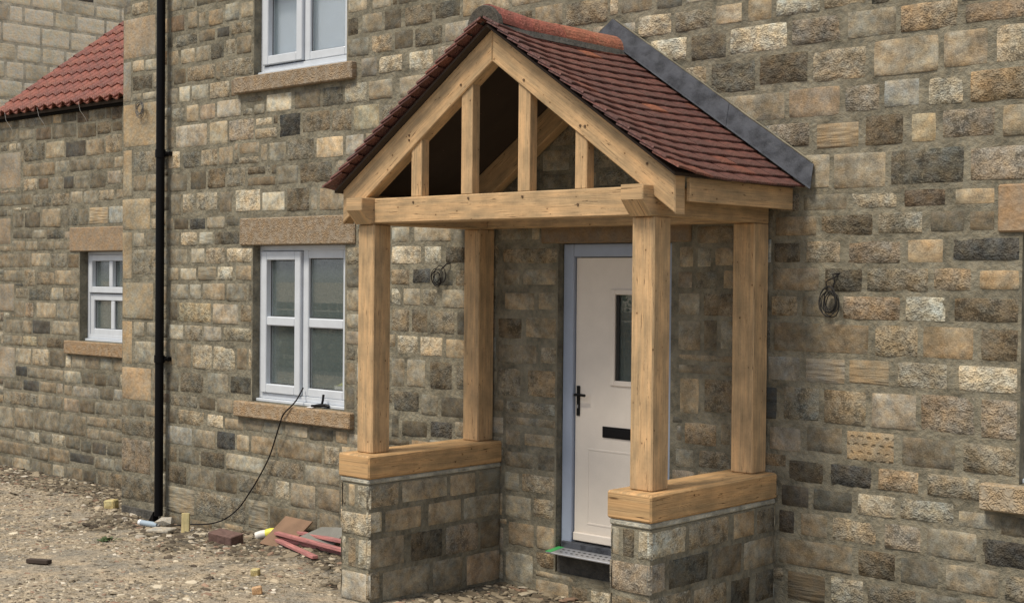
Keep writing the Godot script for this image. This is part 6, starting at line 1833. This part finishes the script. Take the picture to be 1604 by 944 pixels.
const STONES_WING := [
[-10380,-9843,2950,3393,95],[-9794,-9054,3072,3236,20],[-10380,-9555,2739,2886,20],[-10380,-9599,1991,2172,20],[-8906,-8342,78,321,20],[-9763,-9272,3256,3480,22],[-9119,-8572,3487,3658,10],[-9511,-8918,76,322,20],[-10380,-9971,653,1037,95],[-9364,-8912,2464,2691,30],[-8710,-8158,3087,3233,10],[-8815,-8374,3256,3449,0],
[-10380,-9993,1461,1805,95],[-9257,-8829,3264,3472,40],[-9033,-8508,1794,1973,20],[-8297,-7901,2481,2683,33],[-7966,-7621,3259,3472,32],[-9109,-8508,1217,1389,20],[-8361,-7977,3249,3446,20],[-9975,-9524,65,313,20],[-8558,-8147,3461,3625,10],[-10240,-9423,334,504,22],[-8889,-8530,2472,2680,22],[-9462,-9014,1400,1594,30],
[-9410,-8845,335,513,20],[-8293,-7947,2884,3066,10],[-10380,-9899,3516,3679,20],[-7887,-7578,2483,2683,80],[-9563,-9170,831,1045,32],[-10380,-10085,2276,2603,95],[-9757,-9376,2468,2661,10],[-8143,-7578,356,504,20],[-9543,-9117,2707,2866,22],[-9586,-9150,2008,2176,30],[-10380,-9988,38,307,30],[-9158,-8802,834,1044,10],
[-9569,-9093,-484,-289,20],[-9646,-9143,1607,1754,11],[-9465,-9045,1785,1952,22],[-9138,-8772,1988,2167,22],[-9106,-8721,2711,2867,22],[-9958,-9577,834,1039,30],[-8146,-7796,3089,3232,20],[-10380,-9584,-280,-111,20],[-9493,-9134,3492,3651,100],[-9555,-9141,1210,1382,0],[-8637,-8081,518,656,80],[-8895,-8575,3665,3825,12],
[-10250,-9782,1820,1971,20],[-7445,-7105,3415,3535,21],[-7615,-7295,3545,3675,20],[-10246,-9831,1197,1374,20],[-9162,-8701,-269,-98,20],[-8421,-8113,2708,2872,20],[-7385,-7105,3255,3405,12],[-9735,-9395,3665,3825,81],[-8612,-8307,2889,3051,20],[-9000,-8709,1403,1600,20],[-8135,-7841,3483,3630,22],[-9886,-9508,3515,3652,20],
[-9184,-8871,2895,3060,30],[-7921,-7645,2916,3074,90],[-10014,-9599,-481,-294,30],[-8835,-8508,1614,1775,22],[-9040,-8723,3092,3240,30],[-9228,-8768,1057,1189,12],[-7385,-7105,1915,2065,10],[-8834,-8494,333,504,90],[-8804,-8413,-450,-283,20],[-9777,-9441,2907,3060,32],[-9756,-9490,1767,1978,32],[-8101,-7780,2743,2871,32],
[-8832,-8455,669,820,30],[-9233,-8841,2326,2450,11],[-8565,-8305,3635,3795,102],[-7881,-7571,-435,-265,22],[-10036,-9560,2339,2446,10],[-8483,-8157,346,507,10],[-10037,-9770,2474,2670,20],[-9571,-9174,-276,-112,20],[-8049,-7575,72,198,20],[-7565,-7265,2585,2705,30],[-9229,-8844,675,820,20],[-9385,-9115,3665,3825,20],
[-7385,-7105,3015,3135,22],[-7385,-7105,1475,1615,90],[-8156,-7754,-251,-110,20],[-8707,-8435,2724,2874,30],[-9661,-9241,683,820,20],[-8565,-8305,3805,3945,32],[-7555,-7305,705,865,10],[-9423,-9057,2190,2312,20],[-8760,-8511,1987,2158,10],[-9979,-9742,1394,1607,20],[-10245,-9802,1053,1183,20],[-7555,-7305,535,695,70],
[-7835,-7625,3625,3785,102],[-7902,-7557,-81,58,10],[-8378,-8073,850,992,20],[-8515,-8319,2477,2672,20],[-9119,-8847,1615,1772,30],[-7835,-7625,3795,3945,11],[-10380,-10027,-504,-305,20],[-10057,-9730,2188,2327,20],[-9374,-9000,526,662,20],[-7615,-7395,3265,3405,20],[-8327,-7901,212,331,20],[-9081,-8816,-465,-285,30],
[-9043,-8708,2195,2311,20],[-7515,-7295,2715,2855,30],[-8787,-8472,-84,65,20],[-8857,-8626,2900,3055,0],[-7395,-7105,-405,-265,30],[-8060,-7778,524,663,10],[-8213,-7916,-96,47,0],[-9768,-9391,527,660,0],[-7615,-7385,3685,3805,102],[-8689,-8171,-230,-113,0],[-7887,-7576,215,344,32],[-10375,-10045,3685,3805,30],
[-8655,-8392,845,992,30],[-7908,-7651,682,820,10],[-10241,-9795,518,639,10],[-7475,-7225,-695,-545,30],[-9789,-9448,1058,1188,62],[-9817,-9569,1202,1372,20],[-7745,-7485,-695,-545,91],[-8865,-8555,-695,-545,70],[-7385,-7195,1185,1345,21],[-9967,-9659,1621,1756,32],[-8402,-8114,-433,-288,10],[-8055,-7802,856,992,30],
[-7785,-7579,3090,3225,30],[-8441,-8193,676,821,10],[-8698,-8508,1415,1595,20],[-8172,-7923,676,816,10],[-7565,-7395,3095,3255,22],[-9105,-8905,3665,3825,40],[-9103,-8799,-76,64,72],[-8545,-8275,-695,-545,30],[-9547,-9249,2334,2450,30],[-10135,-9795,-695,-545,30],[-9716,-9435,2192,2319,30],[-7545,-7275,-255,-125,20],
[-9426,-9195,2913,3056,100],[-7285,-7105,2715,2855,20],[-8135,-7965,3645,3805,22],[-7385,-7205,2865,3005,10],[-7784,-7572,849,992,20],[-9728,-9529,1400,1584,92],[-8330,-8063,60,194,20],[-9015,-8705,3835,3915,12],[-7285,-7105,3545,3675,30],[-9655,-9378,-97,53,72],[-7829,-7623,3492,3612,10],[-7375,-7185,3685,3805,31],
[-8125,-7895,-695,-545,30],[-9635,-9315,3835,3915,21],[-7395,-7105,-535,-415,31],[-10375,-10055,3815,3915,40],[-9135,-8875,-695,-545,11],[-7565,-7305,875,985,10],[-7295,-7105,565,705,31],[-9957,-9674,684,819,0],[-7565,-7395,2865,3005,22],[-8100,-7896,-425,-271,20],[-7405,-7105,-115,-5,22],[-8461,-8228,-99,43,10],
[-7740,-7555,-252,-95,20],[-7425,-7195,2475,2575,30],[-7764,-7562,530,668,80],[-9366,-9115,-84,59,20],[-7565,-7245,225,325,21],[-8295,-8145,3635,3795,42],[-7385,-7105,2075,2155,50],[-9305,-9025,3835,3915,11],[-9952,-9668,-89,44,30],[-7565,-7405,-435,-275,30],[-7545,-7235,5,105,20],[-7385,-7215,1625,1755,21],
[-7565,-7275,115,215,21],[-9365,-9145,-695,-545,90],[-8135,-7935,3815,3915,20],[-9785,-9555,-695,-545,30],[-8295,-8145,3805,3945,20],[-7615,-7455,3415,3535,22],[-7385,-7195,1355,1465,11],[-7245,-7105,1765,1905,50],[-7741,-7576,2749,2868,20],[-7255,-7105,2585,2705,81],[-7635,-7395,3015,3085,30],[-8831,-8649,520,655,20],
[-7385,-7215,3145,3245,30],[-7265,-7105,-255,-125,92],[-10380,-9965,-83,25,20],[-9435,-9240,1065,1195,20],[-7385,-7255,1765,1905,31],[-9885,-9745,3665,3825,32],[-7955,-7845,3645,3805,10],[-7295,-7105,825,925,21],[-9885,-9645,3835,3915,23],[-7335,-7185,3815,3915,90],[-7295,-7105,715,815,10],[-9545,-9375,-695,-545,80],
[-7295,-7105,455,555,41],[-7385,-7215,335,445,40],[-7885,-7755,-695,-545,30],[-7565,-7395,335,445,10],[-10375,-10145,3405,3505,21],[-10375,-10065,2185,2265,20],[-8265,-8135,-695,-545,21],[-7215,-7105,-695,-545,31],[-10375,-10145,-695,-545,30],[-8988,-8847,527,663,90],[-7475,-7345,3815,3915,41],[-10135,-9955,3405,3505,72],
[-7615,-7485,3815,3915,20],[-7265,-7105,115,215,12],[-8790,-8674,845,992,72],[-7195,-7105,2865,3005,10],[-7185,-7105,2165,2325,72],[-8185,-7955,-535,-445,101],[-7565,-7305,455,525,20],[-7205,-7105,1625,1755,20],[-10035,-9895,3685,3805,10],[-7605,-7405,-535,-445,90],[-7185,-7105,1165,1325,80],[-7185,-7105,995,1155,82],
[-7545,-7415,-115,-5,20],[-10045,-9895,3815,3915,20],[-7235,-7105,225,325,21],[-7565,-7435,2485,2575,101],[-7185,-7105,2435,2575,30],[-7945,-7765,-535,-445,20],[-7645,-7565,685,835,31],[-8425,-8195,-535,-455,20],[-7225,-7105,5,105,42],[-10375,-10175,2615,2705,10],[-7205,-7105,3145,3245,31],[-7185,-7105,1335,1465,32],
[-7205,-7105,335,445,20],[-8645,-8435,-535,-455,20],[-7755,-7615,-535,-445,30],[-8827,-8708,2330,2421,90],[-7175,-7105,3685,3805,41],[-8695,-8575,3835,3915,20],[-10375,-10125,2895,2945,92],[-10375,-10255,1055,1215,31],[-7925,-7845,3815,3915,30],[-10035,-9835,2675,2725,71],[-10165,-10045,2615,2705,22],[-7295,-7105,935,985,30],
[-7175,-7105,3815,3915,20],[-9825,-9635,2675,2725,21],[-9945,-9845,3405,3505,80],[-9985,-9765,1765,1815,0],[-7185,-7105,2335,2425,20],[-10245,-10095,1385,1455,71],[-9835,-9775,3255,3405,20],[-8975,-8655,-535,-475,20],[-10115,-9955,2895,2945,30],[-10375,-10255,1335,1455,92],[-7635,-7575,2915,3005,20],[-10375,-10255,1225,1325,20],
[-10375,-10255,335,445,42],[-10375,-10255,455,555,81],[-10375,-10255,1825,1905,21],[-9835,-9775,3415,3505,10],[-10085,-9985,1395,1455,21],[-10375,-10255,1915,1985,30],[-10375,-10255,565,645,103],
]
